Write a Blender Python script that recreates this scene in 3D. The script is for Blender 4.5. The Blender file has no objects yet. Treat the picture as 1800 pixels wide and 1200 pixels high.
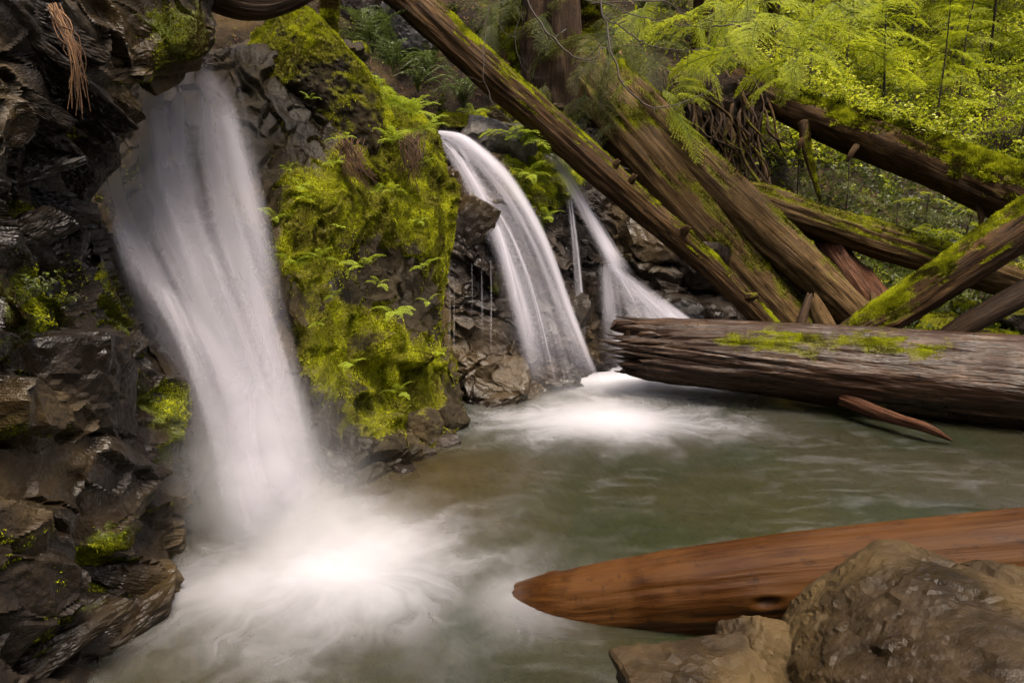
import bpy, math, random
import numpy as np
from mathutils import Vector, Matrix, Euler

random.seed(5)
RNG = np.random.default_rng(11)
R = math.radians
SC = bpy.context.scene
COL = SC.collection

# ------------------------------------------------------------------ camera, world, sun, exposure
PITCH = R(13.0)
CAMZ = 2.2
FPX = 1300.0
cam_d = bpy.data.cameras.new('camera')
cam_d.lens = 26.0
cam_d.sensor_width = 36.0
cam_d.clip_start = 0.05
cam_d.clip_end = 500.0
cam = bpy.data.objects.new('camera', cam_d)
COL.objects.link(cam)
cam.location = (0, 0, CAMZ)
cam.rotation_euler = (R(90) - PITCH, 0, 0)
SC.camera = cam

SUN_EL, SUN_AZ = R(72), R(140)          # azimuth measured from +Y towards +X
world = bpy.data.worlds.new('World')
SC.world = world
world.use_nodes = True
wn = world.node_tree
wn.nodes.clear()
sky = wn.nodes.new('ShaderNodeTexSky')
sky.sky_type = 'NISHITA'
sky.sun_disc = False
sky.sun_elevation = SUN_EL
sky.sun_rotation = SUN_AZ
sky.air_density = 0.5
sky.dust_density = 9.0
sky.ozone_density = 0.0
bg = wn.nodes.new('ShaderNodeBackground')
bg.inputs['Strength'].default_value = 0.12
wo = wn.nodes.new('ShaderNodeOutputWorld')
wn.links.new(sky.outputs[0], bg.inputs[0])
wn.links.new(bg.outputs[0], wo.inputs[0])

sun_d = bpy.data.lights.new('sun', 'SUN')
sun_d.energy = 1.4
sun_d.angle = R(28)
sun_d.color = (1.0, 0.88, 0.68)
sun = bpy.data.objects.new('sun', sun_d)
COL.objects.link(sun)
sdir = Vector((math.sin(SUN_AZ) * math.cos(SUN_EL), math.cos(SUN_AZ) * math.cos(SUN_EL), math.sin(SUN_EL)))
sun.rotation_euler = (-sdir).to_track_quat('-Z', 'Y').to_euler()
sun.location = (0, 0, 20)

SC.view_settings.view_transform = 'Standard'
SC.view_settings.look = 'None'
SC.view_settings.gamma = 1.0
SC.view_settings.exposure = 1.3
SC.view_settings.use_curve_mapping = False
cy = SC.cycles
cy.use_denoising = True
cy.use_adaptive_sampling = True
cy.adaptive_threshold = 0.05
cy.max_bounces = 5
cy.diffuse_bounces = 2
cy.glossy_bounces = 2
cy.transmission_bounces = 3
cy.transparent_max_bounces = 40
cy.volume_bounces = 1
cy.caustics_reflective = False
cy.caustics_refractive = False
cy.sample_clamp_indirect = 4.0
cy.volume_step_rate = 1.5
cy.volume_max_steps = 64


# ------------------------------------------------------------------ geometry helpers
def W(px, py, d):
    """a point seen at photo pixel (px, py), d metres in front of the lens"""
    px = np.asarray(px, float); py = np.asarray(py, float); d = np.asarray(d, float)
    a = (px - 900.0) / FPX
    b = (600.0 - py) / FPX
    c, s = math.cos(PITCH), math.sin(PITCH)
    return np.stack(np.broadcast_arrays(a * d, d * (c + b * s), CAMZ + d * (b * c - s)), -1)


def wd(py, z=0.0):
    """lens distance of the water (height z) at photo row py"""
    b = (600.0 - py) / FPX
    return (z - CAMZ) / (b * math.cos(PITCH) - math.sin(PITCH))


def _hash(i, seed):
    with np.errstate(over='ignore'):
        u = i.astype(np.int32).view(np.uint32)
        x = (u[..., 0] * np.uint32(374761393) + u[..., 1] * np.uint32(668265263) + u[..., 2] * np.uint32(2147483647)
             + np.uint32((seed * 974634777) & 0xFFFFFFFF))
        x = (x ^ (x >> np.uint32(13))) * np.uint32(1274126177)
        x = (x ^ (x >> np.uint32(16))) * np.uint32(2246822519)
        x = x ^ (x >> np.uint32(15))
    return (x & np.uint32(0xFFFFFF)).astype(np.float32) * np.float32(1.0 / 0x1000000)


def vnoise(p, seed=0):
    fl = np.floor(p)
    i = fl.astype(np.int32)
    f = (p - fl).astype(np.float32)
    f = f * f * f * (f * (f * 6 - 15) + 10)
    fx, fy, fz = f[..., 0], f[..., 1], f[..., 2]

    def h(dx, dy, dz):
        return _hash(i + np.array([dx, dy, dz], np.int32), seed)
    a = h(0, 0, 0) * (1 - fx) + h(1, 0, 0) * fx
    b = h(0, 1, 0) * (1 - fx) + h(1, 1, 0) * fx
    c = h(0, 0, 1) * (1 - fx) + h(1, 0, 1) * fx
    d = h(0, 1, 1) * (1 - fx) + h(1, 1, 1) * fx
    return (a * (1 - fy) + b * fy) * (1 - fz) + (c * (1 - fy) + d * fy) * fz


def fbm(p, seed=0, octv=4, gain=0.5):
    a, s, t = 1.0, 0.0, 0.0
    q = np.array(p, float)
    for k in range(octv):
        s = s + a * vnoise(q, seed + k * 17)
        t += a
        a *= gain
        q = q * 2.03 + 3.7
    return s / t


def facets(p, seed=0, tilt=1.0):
    """fractured-block field: every cell is a tilted plane; also returns the distance to the cell border"""
    p = p.astype(np.float32)
    i = np.floor(p).astype(np.int32)
    best = np.full(p.shape[:-1], 9e9, np.float32); sec = best.copy()
    bc = np.zeros_like(i); bv = np.zeros_like(p)
    for dx in (-1, 0, 1):
        for dy in (-1, 0, 1):
            for dz in (-1, 0, 1):
                c = i + np.array([dx, dy, dz], np.int32)
                h = _hash(c, seed)
                ctr = c + np.stack([h, (h * 37.7) % 1, (h * 911.3) % 1], -1)
                v = p - ctr
                dist = (v * v).sum(-1)
                new = dist < best
                sec = np.where(new, best, np.minimum(sec, dist))
                best = np.where(new, dist, best)
                bc[new] = c[new]; bv[new] = v[new]
    g = np.stack([_hash(bc, seed + 10 + k) - 0.5 for k in range(3)], -1) * 2
    val = _hash(bc, seed + 20) - 0.5 + tilt * (g * bv).sum(-1)
    return val, np.sqrt(sec) - np.sqrt(best)


def sstep(a, b, x):
    t = np.clip((x - a) / (b - a), 0, 1)
    return t * t * (3 - 2 * t)


def unit(v):
    return v / np.maximum(np.linalg.norm(v, axis=-1, keepdims=True), 1e-9)


def rbf(ctrl):
    c = np.array(ctrl, float)
    xy = c[:, :2] / 1000.0
    n = len(c)

    def ph(r):
        return np.where(r > 1e-9, r * r * np.log(np.maximum(r, 1e-9)), 0)
    A = np.zeros((n + 3, n + 3))
    A[:n, :n] = ph(np.linalg.norm(xy[:, None] - xy[None], axis=-1)) + np.eye(n) * 2e-4
    A[:n, n] = A[n, :n] = 1
    A[:n, n + 1:] = xy; A[n + 1:, :n] = xy.T
    w = np.linalg.solve(A, np.concatenate([c[:, 2], [0, 0, 0]]))

    def f(px, py):
        q = np.stack([px, py], -1) / 1000.0
        out = w[n] + q @ w[n + 1:]
        for k in range(n):
            out = out + w[k] * ph(np.linalg.norm(q - xy[k], axis=-1))
        return out
    return f


def grid_normals(P):
    du = np.gradient(P, axis=1); dv = np.gradient(P, axis=0)
    return unit(np.cross(du, dv))


def grid_faces(nr, nc, wrap=False):
    r = np.arange(nr - 1)[:, None]; c = np.arange(nc if wrap else nc - 1)[None]
    c2 = (c + 1) % nc
    return np.stack([r * nc + c, (r + 1) * nc + c, (r + 1) * nc + c2, r * nc + c2], -1).reshape(-1, 4)


def mesh_data(name, V, faces, attrs=None, uv=None, smooth=True):
    """faces: list of (n,3)/(n,4) index arrays"""
    me = bpy.data.meshes.new(name)
    V = np.ascontiguousarray(V, np.float32).reshape(-1, 3)
    if not isinstance(faces, (list, tuple)):
        faces = [faces]
    faces = [np.asarray(f, np.int32) for f in faces if len(f)]
    li = np.concatenate([f.ravel() for f in faces])
    tot = np.concatenate([np.full(len(f), f.shape[1], np.int32) for f in faces])
    st = np.concatenate([[0], np.cumsum(tot)[:-1]]).astype(np.int32)
    me.vertices.add(len(V)); me.vertices.foreach_set('co', V.ravel())
    me.loops.add(len(li)); me.loops.foreach_set('vertex_index', li)
    me.polygons.add(len(tot)); me.polygons.foreach_set('loop_start', st); me.polygons.foreach_set('loop_total', tot)
    for k, a in (attrs or {}).items():
        a = np.ascontiguousarray(a, np.float32)
        if a.size == len(V):
            at = me.attributes.new(k, 'FLOAT', 'POINT'); at.data.foreach_set('value', a.ravel())
        else:
            at = me.attributes.new(k, 'FLOAT_VECTOR', 'POINT'); at.data.foreach_set('vector', a.ravel())
    if uv is not None:
        ul = me.uv_layers.new(name='UVMap')
        ul.data.foreach_set('uv', np.ascontiguousarray(np.asarray(uv, np.float32).reshape(-1, 2)[li]).ravel())
    me.update(calc_edges=True)
    if smooth:
        me.shade_smooth()
    else:
        me.shade_flat()
    return me


def link(name, me, mat=None, parent=None, loc=(0, 0, 0), kind=None):
    o = bpy.data.objects.new(name, me)
    COL.objects.link(o)
    o.location = loc
    if mat is not None and len(me.materials) == 0:
        me.materials.append(mat)
    if parent is not None:
        o.parent = parent
    if kind:
        o['kind'] = kind
    return o


def tag(o, label, cat, group=None):
    o['label'] = label; o['category'] = cat
    if group:
        o['group'] = group
    return o


def thing(name, loc, label, cat, group=None):
    o = bpy.data.objects.new(name, None)
    o.empty_display_size = 0.2
    COL.objects.link(o)
    o.location = loc
    return tag(o, label, cat, group)


def base_of(V):
    V = V.reshape(-1, 3)
    return np.array([V[:, 0].mean(), V[:, 1].mean(), V[:, 2].min()])


def copy_tree(o, parent=None):
    c = o.copy(); COL.objects.link(c); c.parent = parent
    for ch in o.children:
        copy_tree(ch, c)
    return c


# leaf batches -------------------------------------------------------
def leaves(pos, dr, nr, ln, wid, shape='diamond', tint=None, fold=0.15):
    n = len(pos)
    dr = unit(dr); sd = unit(np.cross(dr, nr)); nr = np.cross(sd, dr)
    ln = np.broadcast_to(ln, (n,))[:, None]; wid = np.broadcast_to(wid, (n,))[:, None]
    if tint is None:
        tint = RNG.random(n)
    if shape == 'tri':
        V = np.stack([pos - sd * wid / 2, pos + sd * wid / 2, pos + dr * ln], 1)
        F = [np.arange(n * 3).reshape(n, 3)]; k = 3
    elif shape == 'diamond':
        m = pos + dr * ln * 0.42
        V = np.stack([pos, m - sd * wid / 2 + nr * wid * fold, pos + dr * ln, m + sd * wid / 2 + nr * wid * fold], 1)
        b = np.arange(n)[:, None] * 4
        F = [np.concatenate([b + [0, 1, 2], b + [0, 2, 3]], 0)]; k = 4
    else:  # oval
        a = pos + dr * ln * 0.28; b2 = pos + dr * ln * 0.68 - nr * ln * 0.06
        V = np.stack([pos, a - sd * wid / 2 + nr * wid * fold, b2 - sd * wid * 0.4 + nr * wid * fold,
                      pos + dr * ln - nr * ln * 0.14, b2 + sd * wid * 0.4 + nr * wid * fold, a + sd * wid / 2 + nr * wid * fold], 1)
        b = np.arange(n)[:, None] * 6
        F = [np.concatenate([b + [0, 1, 2, 3], b + [0, 3, 4, 5]], 0)]; k = 6
    return V.reshape(-1, 3), F, np.repeat(np.asarray(tint, float), k)


def join_parts(parts):
    """[(V, [faces], tint)] -> one"""
    Vs, Fs, Ts, off = [], [], [], 0
    for V, F, t in parts:
        Vs.append(V); Ts.append(np.broadcast_to(t, (len(V),)))
        Fs += [f + off for f in F]
        off += len(V)
    return np.concatenate(Vs), Fs, np.concatenate(Ts)


def spline(pts, n):
    P = np.array(pts, float)
    if len(P) == 2:
        return P[0] + (P[1] - P[0]) * np.linspace(0, 1, n)[:, None]
    E = np.concatenate([[2 * P[0] - P[1]], P, [2 * P[-1] - P[-2]]])
    t = np.linspace(0, len(P) - 1 - 1e-9, n)
    i = t.astype(int); f = (t - i)[:, None]
    p0, p1, p2, p3 = E[i], E[i + 1], E[i + 2], E[i + 3]
    return 0.5 * (2 * p1 + (p2 - p0) * f + (2 * p0 - 5 * p1 + 4 * p2 - p3) * f ** 2 + (3 * p1 - p0 - 3 * p2 + p3) * f ** 3)


def tube(pts, radii, seg=6, n=None):
    n = n or max(3, len(pts) * 4)
    P = spline(pts, n)
    r = np.interp(np.linspace(0, 1, n), np.linspace(0, 1, len(radii)), radii)
    T = unit(np.gradient(P, axis=0))
    ref = np.array([0.31, 0.2, 0.93]) if abs(T[:, 2]).mean() < 0.8 else np.array([0.9, 0.4, 0.1])
    S = unit(np.cross(T, ref)); U = np.cross(S, T)
    ph = np.arange(seg) / seg * 2 * math.pi
    V = P[:, None] + r[:, None, None] * (np.cos(ph)[None, :, None] * S[:, None] + np.sin(ph)[None, :, None] * U[:, None])
    F = grid_faces(n, seg, True)
    return V.reshape(-1, 3), [F], 0.5


# ------------------------------------------------------------------ materials
def new_mat(name):
    m = bpy.data.materials.new(name)
    m.use_nodes = True
    m.node_tree.nodes.clear()
    return m, NB(m.node_tree)


class NB:
    def __init__(s, t):
        s.t = t

    def n(s, typ, **kw):
        nd = s.t.nodes.new('ShaderNode' + typ)
        for k, v in kw.items():
            if k.startswith('_'):
                setattr(nd, k[1:], v)
        for k, v in kw.items():
            if k.startswith('_'):
                continue
            key = int(k[1:]) if k[0] == 'i' and k[1:].isdigit() else k.replace('__', ' ')
            s.set(nd.inputs[key], v)
        return nd

    def set(s, sock, v):
        if isinstance(v, bpy.types.Node):
            v = v.outputs[0]
        if isinstance(v, bpy.types.NodeSocket):
            s.t.links.new(v, sock)
        else:
            if sock.type == 'RGBA' and len(v) == 3:
                v = (*v, 1)
            sock.default_value = v

    def math(s, op, a, b=0.0, clamp=False):
        return s.n('Math', _operation=op, _use_clamp=clamp, i0=a, i1=b)

    def mix(s, fac, a, b):
        nd = s.n('Mix', _data_type='RGBA')
        s.set(nd.inputs[0], fac); s.set(nd.inputs[6], a); s.set(nd.inputs[7], b)
        return nd.outputs[2]

    def ramp(s, fac, stops):
        nd = s.n('ValToRGB', Fac=fac)
        el = nd.color_ramp.elements
        while len(el) < len(stops):
            el.new(0.5)
        for e, (p, c) in zip(el, stops):
            e.position = p
            e.color = (*c, 1) if len(c) == 3 else c
        return nd

    def rng(s, v, a, b, lo=0.0, hi=1.0):
        return s.n('MapRange', _interpolation_type='SMOOTHSTEP', i0=v, i1=a, i2=b, i3=lo, i4=hi)

    def noise(s, vec, scale, detail=5.0, rough=0.55, dist=0.0):
        return s.n('TexNoise', Vector=vec, Scale=scale, Detail=detail, Roughness=rough, Distortion=dist)

    def out(s, surf, vol=None):
        o = s.n('OutputMaterial')
        if surf is not None:
            s.set(o.inputs['Surface'], surf)
        if vol is not None:
            s.set(o.inputs['Volume'], vol)


def rock_mat(name, dark, mid, light, ochre=0.3, rough=(0.28, 0.75), bump=0.6, scale=1.0, moss=(0.050, 0.062, 0.008), spec=0.18):
    m, b = new_mat(name)
    pos = b.n('NewGeometry').outputs['Position']
    n1 = b.noise(pos, 1.7 * scale, 4, 0.62, 0.4)
    n2 = b.noise(pos, 9 * scale, 4, 0.68)
    n3 = b.noise(pos, 0.9 * scale, 2, 0.5)
    n4 = b.noise(pos, 46 * scale, 2, 0.6)
    v = b.math('ADD', b.math('MULTIPLY', n1.outputs[0], 0.6), b.math('MULTIPLY', n2.outputs[0], 0.4))
    col = b.ramp(v, [(0.36, dark), (0.5, mid), (0.66, light)])
    och = b.math('MULTIPLY', b.rng(n3.outputs[0], 0.5, 0.68), ochre)
    c2 = b.mix(och, col, (0.105, 0.070, 0.026))
    sp = b.rng(n4.outputs[0], 0.62, 0.72, 0.0, 0.35)
    c2 = b.mix(sp, c2, light)
    ma = b.n('Attribute', _attribute_name='moss').outputs['Fac']
    mn = b.math('ADD', ma, b.math('MULTIPLY', b.math('SUBTRACT', n2.outputs[0], 0.5), 0.9))
    mm = b.rng(mn, 0.35, 0.62)
    mcol = b.mix(n4.outputs[0], moss, tuple(x * 2.3 for x in moss))
    c3 = b.mix(mm, c2, mcol)
    rg = b.rng(n1.outputs[0], 0.4, 0.62, rough[0], rough[1])
    rg = b.math('MAXIMUM', rg, b.math('MULTIPLY', mm, 0.92))
    hgt = b.math('ADD', n2.outputs[0], b.math('MULTIPLY', n4.outputs[0], 0.35))
    bp = b.n('Bump', Strength=bump, Distance=0.03, Height=hgt)
    p = b.n('BsdfPrincipled', Base__Color=c3, Roughness=rg, Normal=bp)
    p.inputs['Specular IOR Level'].default_value = spec
    b.out(p)
    return m


def wood_mat(name, a, c, e, rough=0.7, bump=0.5, fs=(26, 26, 1.6), moss=(0.058, 0.056, 0.005), red=None, spec=0.18):
    m, b = new_mat(name)
    lc = b.n('Attribute', _attribute_name='lc').outputs['Vector']
    sc = b.n('VectorMath', _operation='MULTIPLY', i0=lc, i1=fs).outputs[0]
    n1 = b.noise(sc, 1.0, 4, 0.65)
    sc2 = b.n('VectorMath', _operation='MULTIPLY', i0=lc, i1=(fs[0] * 3.2, fs[1] * 3.2, fs[2] * 2.5)).outputs[0]
    n2 = b.noise(sc2, 1.0, 2, 0.6)
    n3 = b.noise(lc, 2.3, 3, 0.6)
    v = b.math('ADD', b.math('MULTIPLY', n1.outputs[0], 0.65), b.math('MULTIPLY', n2.outputs[0], 0.35))
    col = b.ramp(v, [(0.36, a), (0.52, c), (0.68, e)])
    c2 = b.mix(b.rng(n3.outputs[0], 0.42, 0.68, 0.0, 0.6), col, red or tuple(x * 0.55 for x in c))
    n5 = b.noise(lc, 15, 4, 0.7)
    c2 = b.mix(b.rng(n5.outputs[0], 0.46, 0.30, 0.0, 0.75), c2, tuple(x * 0.5 for x in a))
    ma = b.n('Attribute', _attribute_name='moss').outputs['Fac']
    nf = b.noise(lc, 38, 2, 0.6)
    nm = b.noise(lc, 7, 4, 0.65)
    mn = b.math('ADD', ma, b.math('MULTIPLY', b.math('SUBTRACT', nm.outputs[0], 0.5), 1.1))
    mm = b.rng(mn, 0.36, 0.66)
    mcol = b.mix(nf.outputs[0], moss, tuple(x * 2.4 for x in moss))
    c3 = b.mix(mm, c2, mcol)
    hgt = b.math('ADD', b.math('MULTIPLY', n1.outputs[0], 1.0), b.math('MULTIPLY', n2.outputs[0], 0.5))
    hgt = b.math('ADD', hgt, b.math('MULTIPLY', b.math('MULTIPLY', nf.outputs[0], mm), 0.8))
    bp = b.n('Bump', Strength=bump, Distance=0.03, Height=hgt)
    rg = b.math('ADD', b.rng(n3.outputs[0], 0.35, 0.65, rough - 0.12, rough + 0.12), b.math('MULTIPLY', mm, 0.25), True)
    p = b.n('BsdfPrincipled', Base__Color=c3, Roughness=rg, Normal=bp)
    p.inputs['Specular IOR Level'].default_value = spec
    b.out(p)
    return m


def leaf_mat(name, stops, rough=0.45, trans=0.45, spec=0.35, jitter=0.25):
    m, b = new_mat(name)
    t = b.n('Attribute', _attribute_name='tint').outputs['Fac']
    oi = b.n('ObjectInfo').outputs['Random']
    v = b.math('ADD', t, b.math('MULTIPLY', b.math('SUBTRACT', oi, 0.5), jitter), True)
    col = b.ramp(v, stops)
    p = b.n('BsdfPrincipled', Base__Color=col, Roughness=rough)
    p.inputs['Specular IOR Level'].default_value = spec
    tc = b.mix(0.5, col, b.n('Gamma', Color=col, Gamma=0.8).outputs[0])
    tr = b.n('BsdfTranslucent', Color=tc)
    b.out(b.n('MixShader', Fac=trans, i1=p, i2=tr))
    return m


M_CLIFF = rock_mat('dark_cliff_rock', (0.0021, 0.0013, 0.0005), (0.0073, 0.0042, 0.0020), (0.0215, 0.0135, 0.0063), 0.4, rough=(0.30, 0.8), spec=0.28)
M_BUTT = rock_mat('mossy_rock', (0.0053, 0.0038, 0.0018), (0.0158, 0.0115, 0.0048), (0.0429, 0.0325, 0.0180), 0.4, rough=(0.5, 0.9), moss=(0.062, 0.060, 0.004))
M_WET = rock_mat('wet_rock', (0.0056, 0.0040, 0.0031), (0.0162, 0.0115, 0.0082), (0.0437, 0.0323, 0.0236), 0.35, rough=(0.25, 0.6), bump=0.6, spec=0.3)
M_GREY = rock_mat('grey_rock', (0.04, 0.037, 0.034), (0.10, 0.093, 0.088), (0.19, 0.18, 0.175), 0.1, rough=(0.4, 0.8))
M_BOUL = rock_mat('brown_boulder', (0.0082, 0.0051, 0.0022), (0.0236, 0.0146, 0.0059), (0.0477, 0.0306, 0.0136), 0.5, rough=(0.4, 0.75), bump=0.35, scale=1.6)
M_BED = rock_mat('stream_bed', (0.03, 0.024, 0.014), (0.085, 0.065, 0.036), (0.16, 0.12, 0.07), 0.5, scale=2.5)
M_SOIL = rock_mat('forest_soil', (0.0048, 0.0032, 0.0016), (0.0144, 0.0088, 0.0048), (0.0360, 0.0216, 0.0112), 0.4, rough=(0.85, 1.0), bump=1.0, scale=1.8, moss=(0.026, 0.033, 0.006))

M_UNDER = leaf_mat('shaded_leaf_green', [(0.0, (0.02, 0.028, 0.004)), (0.5, (0.055, 0.075, 0.008)), (0.9, (0.15, 0.19, 0.012)), (1.0, (0.34, 0.38, 0.02))], 0.45, 0.4)  # darker leaf green with the forest shade put into the colour
M_MOSS = leaf_mat('moss', [(0.0, (0.040, 0.026, 0.005)), (0.16, (0.034, 0.030, 0.003)), (0.35, (0.085, 0.090, 0.004)), (0.7, (0.23, 0.25, 0.006)), (1.0, (0.42, 0.45, 0.015))], 0.8, 0.30, 0.1)
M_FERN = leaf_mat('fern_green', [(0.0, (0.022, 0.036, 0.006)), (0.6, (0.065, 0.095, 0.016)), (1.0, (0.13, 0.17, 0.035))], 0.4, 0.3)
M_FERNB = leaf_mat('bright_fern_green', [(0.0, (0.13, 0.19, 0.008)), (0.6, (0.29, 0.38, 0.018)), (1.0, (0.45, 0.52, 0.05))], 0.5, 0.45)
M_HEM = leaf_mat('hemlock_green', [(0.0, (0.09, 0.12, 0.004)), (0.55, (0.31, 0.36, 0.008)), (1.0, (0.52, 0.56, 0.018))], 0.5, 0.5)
M_HEMD = leaf_mat('shaded_hemlock_green', [(0.0, (0.024, 0.032, 0.005)), (0.6, (0.075, 0.085, 0.010)), (1.0, (0.16, 0.17, 0.018))], 0.5, 0.4)  # darker copy of the hemlock green, shade mixed into the needle colour
M_SHRUB = leaf_mat('shrub_green', [(0.0, (0.11, 0.15, 0.006)), (0.5, (0.32, 0.37, 0.010)), (0.9, (0.54, 0.56, 0.02)), (1.0, (0.62, 0.60, 0.08))], 0.35, 0.5, 0.5)
M_DEAD = leaf_mat('dead_leaf', [(0.0, (0.04, 0.022, 0.010)), (0.6, (0.13, 0.062, 0.026)), (1.0, (0.26, 0.15, 0.07))], 0.7, 0.2)
M_TWIG = leaf_mat('twig', [(0.0, (0.016, 0.010, 0.006)), (1.0, (0.06, 0.038, 0.022))], 0.6, 0.0, 0.4)

M_WMOSS = wood_mat('mossy_log_wood', (0.0122, 0.0057, 0.0026), (0.0490, 0.0256, 0.0085), (0.1224, 0.0685, 0.0238), 0.85, 0.9, (22, 22, 2.2))
M_WGREY = wood_mat('weathered_log_wood', (0.0304, 0.0176, 0.0060), (0.0911, 0.0529, 0.0181), (0.1754, 0.1078, 0.0415), 0.75, 0.8, (30, 30, 1.5))
M_WBIG = wood_mat('soaked_log_wood', (0.0063, 0.0031, 0.0017), (0.0357, 0.0187, 0.0096), (0.0998, 0.0600, 0.0324), 0.36, 0.6, (24, 24, 1.8), red=(0.028, 0.010, 0.005), spec=0.2)
M_WRED = wood_mat('red_cedar_wood', (0.0244, 0.0081, 0.0017), (0.0445, 0.0161, 0.0028), (0.0661, 0.0273, 0.0044), 0.48, 0.22, (26, 26, 2.4), red=(0.078, 0.031, 0.006), spec=0.15)
M_WDARK = wood_mat('dark_wood', (0.012, 0.007, 0.004), (0.045, 0.026, 0.014), (0.11, 0.065, 0.034), 0.75, 0.9, (20, 20, 1.6))
M_ROT = wood_mat('rotten_red_wood', (0.020, 0.008, 0.004), (0.085, 0.034, 0.016), (0.17, 0.085, 0.04), 0.8, 1.0, (30, 30, 1.6))


# ------------------------------------------------------------------ sheets of rock and ground
def project(P):
    v = P - np.array([0, 0, CAMZ])
    c, s = math.cos(PITCH), math.sin(PITCH)
    d = v[..., 1] * c - v[..., 2] * s
    b = (v[..., 1] * s + v[..., 2] * c) / np.maximum(d, 0.05)
    a = v[..., 0] / np.maximum(d, 0.05)
    return 900 + a * FPX, 600 - b * FPX, d


def blob_mask(px, py, blobs):
    m = np.zeros_like(px)
    for (x, y, rx, ry, w) in blobs:
        m = m + w * np.exp(-(((px - x) / rx) ** 2 + ((py - y) / ry) ** 2))
    return m


def rock_disp(P, seed, amp=1.0, scale=1.0, ax=None):
    """fractured rock relief in metres; ax = unit vector along the strata"""
    Q = P.copy()
    if ax is not None:
        ax = np.array(ax) / np.linalg.norm(ax)
        al = (Q @ ax)[..., None]
        Q = Q - al * ax * 0.45
    wv = np.stack([fbm(P * 2.1 * scale + k * 9, seed + k, 3) for k in range(3)], -1) - 0.5
    Q = Q + wv * 0.28 / scale
    f1, e1 = facets(Q * 1.9 * scale, seed + 3, 0.9)
    f2, e2 = facets(Q * 5.2 * scale, seed + 5, 1.1)
    s1 = sstep(0, 0.10, e1); s2 = sstep(0, 0.12, e2)
    d = (0.26 * f1 + 0.03) * s1 + (0.10 * f2 + 0.015) * s2 + 0.05 * (fbm(P * 3 * scale, seed + 9, 3) - 0.5) + 0.045 * (fbm(Q * 14 * scale, seed + 12, 3, 0.6) - 0.5)
    return d * amp / scale


def tuft_batch(P, N, mask, count, size=(0.010, 0.024), seed=1, droop=0.0, tb=0.0, frame=True, wr=0.34, blades=3):
    """little moss shoots scattered over a gridded surface"""
    rg = np.random.default_rng(seed)
    a = np.linalg.norm(np.cross(P[1:, :-1] - P[:-1, :-1], P[:-1, 1:] - P[:-1, :-1]), axis=-1)
    w = a * mask[:-1, :-1]
    if frame:
        x, y, d = project(P[:-1, :-1])
        w = w * ((x > -60) & (x < 1860) & (y > -60) & (y < 1260) & (d > 0.3))
    w = w.ravel()
    if w.sum() < 1e-9:
        return None
    idx = rg.choice(len(w), count, p=w / w.sum())
    r, c = np.divmod(idx, P.shape[1] - 1)
    fu = rg.random((count, 1)); fv = rg.random((count, 1))

    def bl(A):
        return (A[r, c] * (1 - fu) + A[r, c + 1] * fu) * (1 - fv) + (A[r + 1, c] * (1 - fu) + A[r + 1, c + 1] * fu) * fv
    p = bl(P); n = unit(bl(N))
    t0 = fbm(p * 3.3, seed + 40, 3)
    t1 = fbm(p * 11, seed + 50, 2)
    parts = []
    for k in range(blades):
        dr = unit(n * 0.9 + rg.normal(size=(count, 3)) * 0.6 + np.array([0, 0, 0.12 - droop]))
        nr = rg.normal(size=(count, 3)) * 0.5 + n
        ln = rg.uniform(size[0], size[1], count) * (0.6 + 0.9 * t1)
        ti = np.clip((t0 - 0.5) * 2.0 + (t1 - 0.5) * 1.2 + 0.47 + tb + rg.normal(size=count) * 0.13 + 0.12 * n[:, 2], 0, 1)
        parts.append(leaves(p - n * 0.003 + rg.normal(size=(count, 3)) * 0.003, dr, nr, ln, ln * wr, 'tri', ti))
    return join_parts(parts)


def add_moss(parent, base, P, N, mask, count, **kw):
    r = tuft_batch(P, N, mask, count, **kw)
    if r is None:
        return None
    V, F, t = r
    me = mesh_data('moss', V - base, F, {'tint': t}, smooth=False)
    return link('moss', me, M_MOSS, parent, kind='stuff')


def sheet_grid(rows, left, right_fn, ncol, depth, roll=None):
    """rows: photo rows; each row runs from left to the silhouette, then rolls back out of sight"""
    rows = np.asarray(rows, float)
    u = np.linspace(0, 1, ncol)
    rt = right_fn(rows)
    px = left + (rt[:, None] - left) * u[None]
    py = np.repeat(rows[:, None], ncol, 1)
    d = depth(px, py)
    P = W(px, py, d)
    if roll:
        n, dx, dd = roll
        t = np.linspace(0, 1, n + 1)[1:]
        ex = rt[:, None] + dx * t[None] ** 2
        ed = d[:, -1:] + dd * t[None] ** 0.8
        P = np.concatenate([P, W(ex, np.repeat(rows[:, None], n, 1), ed)], 1)
        px = np.concatenate([px, np.repeat(rt[:, None], n, 1)], 1)
        py = np.concatenate([py, np.repeat(rows[:, None], n, 1)], 1)
    return px, py, P


def interp(tbl):
    t = np.array(tbl, float)
    return lambda y: np.interp(y, t[:, 0], t[:, 1])


def rock_sheet(name, px, py, P, mat, parent, base, seed, amp, scale, blobs, ax=None, nz=0.35, moss_b=0.0, holes=(), nosign=1):
    N = grid_normals(P) * nosign
    D = rock_disp(P, seed, amp, scale, ax)
    for (x, y, rx, ry, dep) in holes:
        D = D - dep * np.exp(-((((px - x) / rx) ** 2 + ((py - y) / ry) ** 2) ** 2))
    P2 = P + N * D[..., None]
    N2 = grid_normals(P2) * nosign
    m = blob_mask(px, py, blobs) + 0.9 * (fbm(P2 * 2.6, seed + 60, 4) - 0.5) + nz * (N2[..., 2] - 0.25) + moss_b
    m = np.clip(m, 0, 1.2)
    me = mesh_data(name, P2 - base, grid_faces(*P.shape[:2])[:, ::(-1 if nosign < 0 else 1)], {'moss': m}, smooth=False)
    o = link(name, me, mat, parent)
    return o, P2, N2, m


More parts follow.
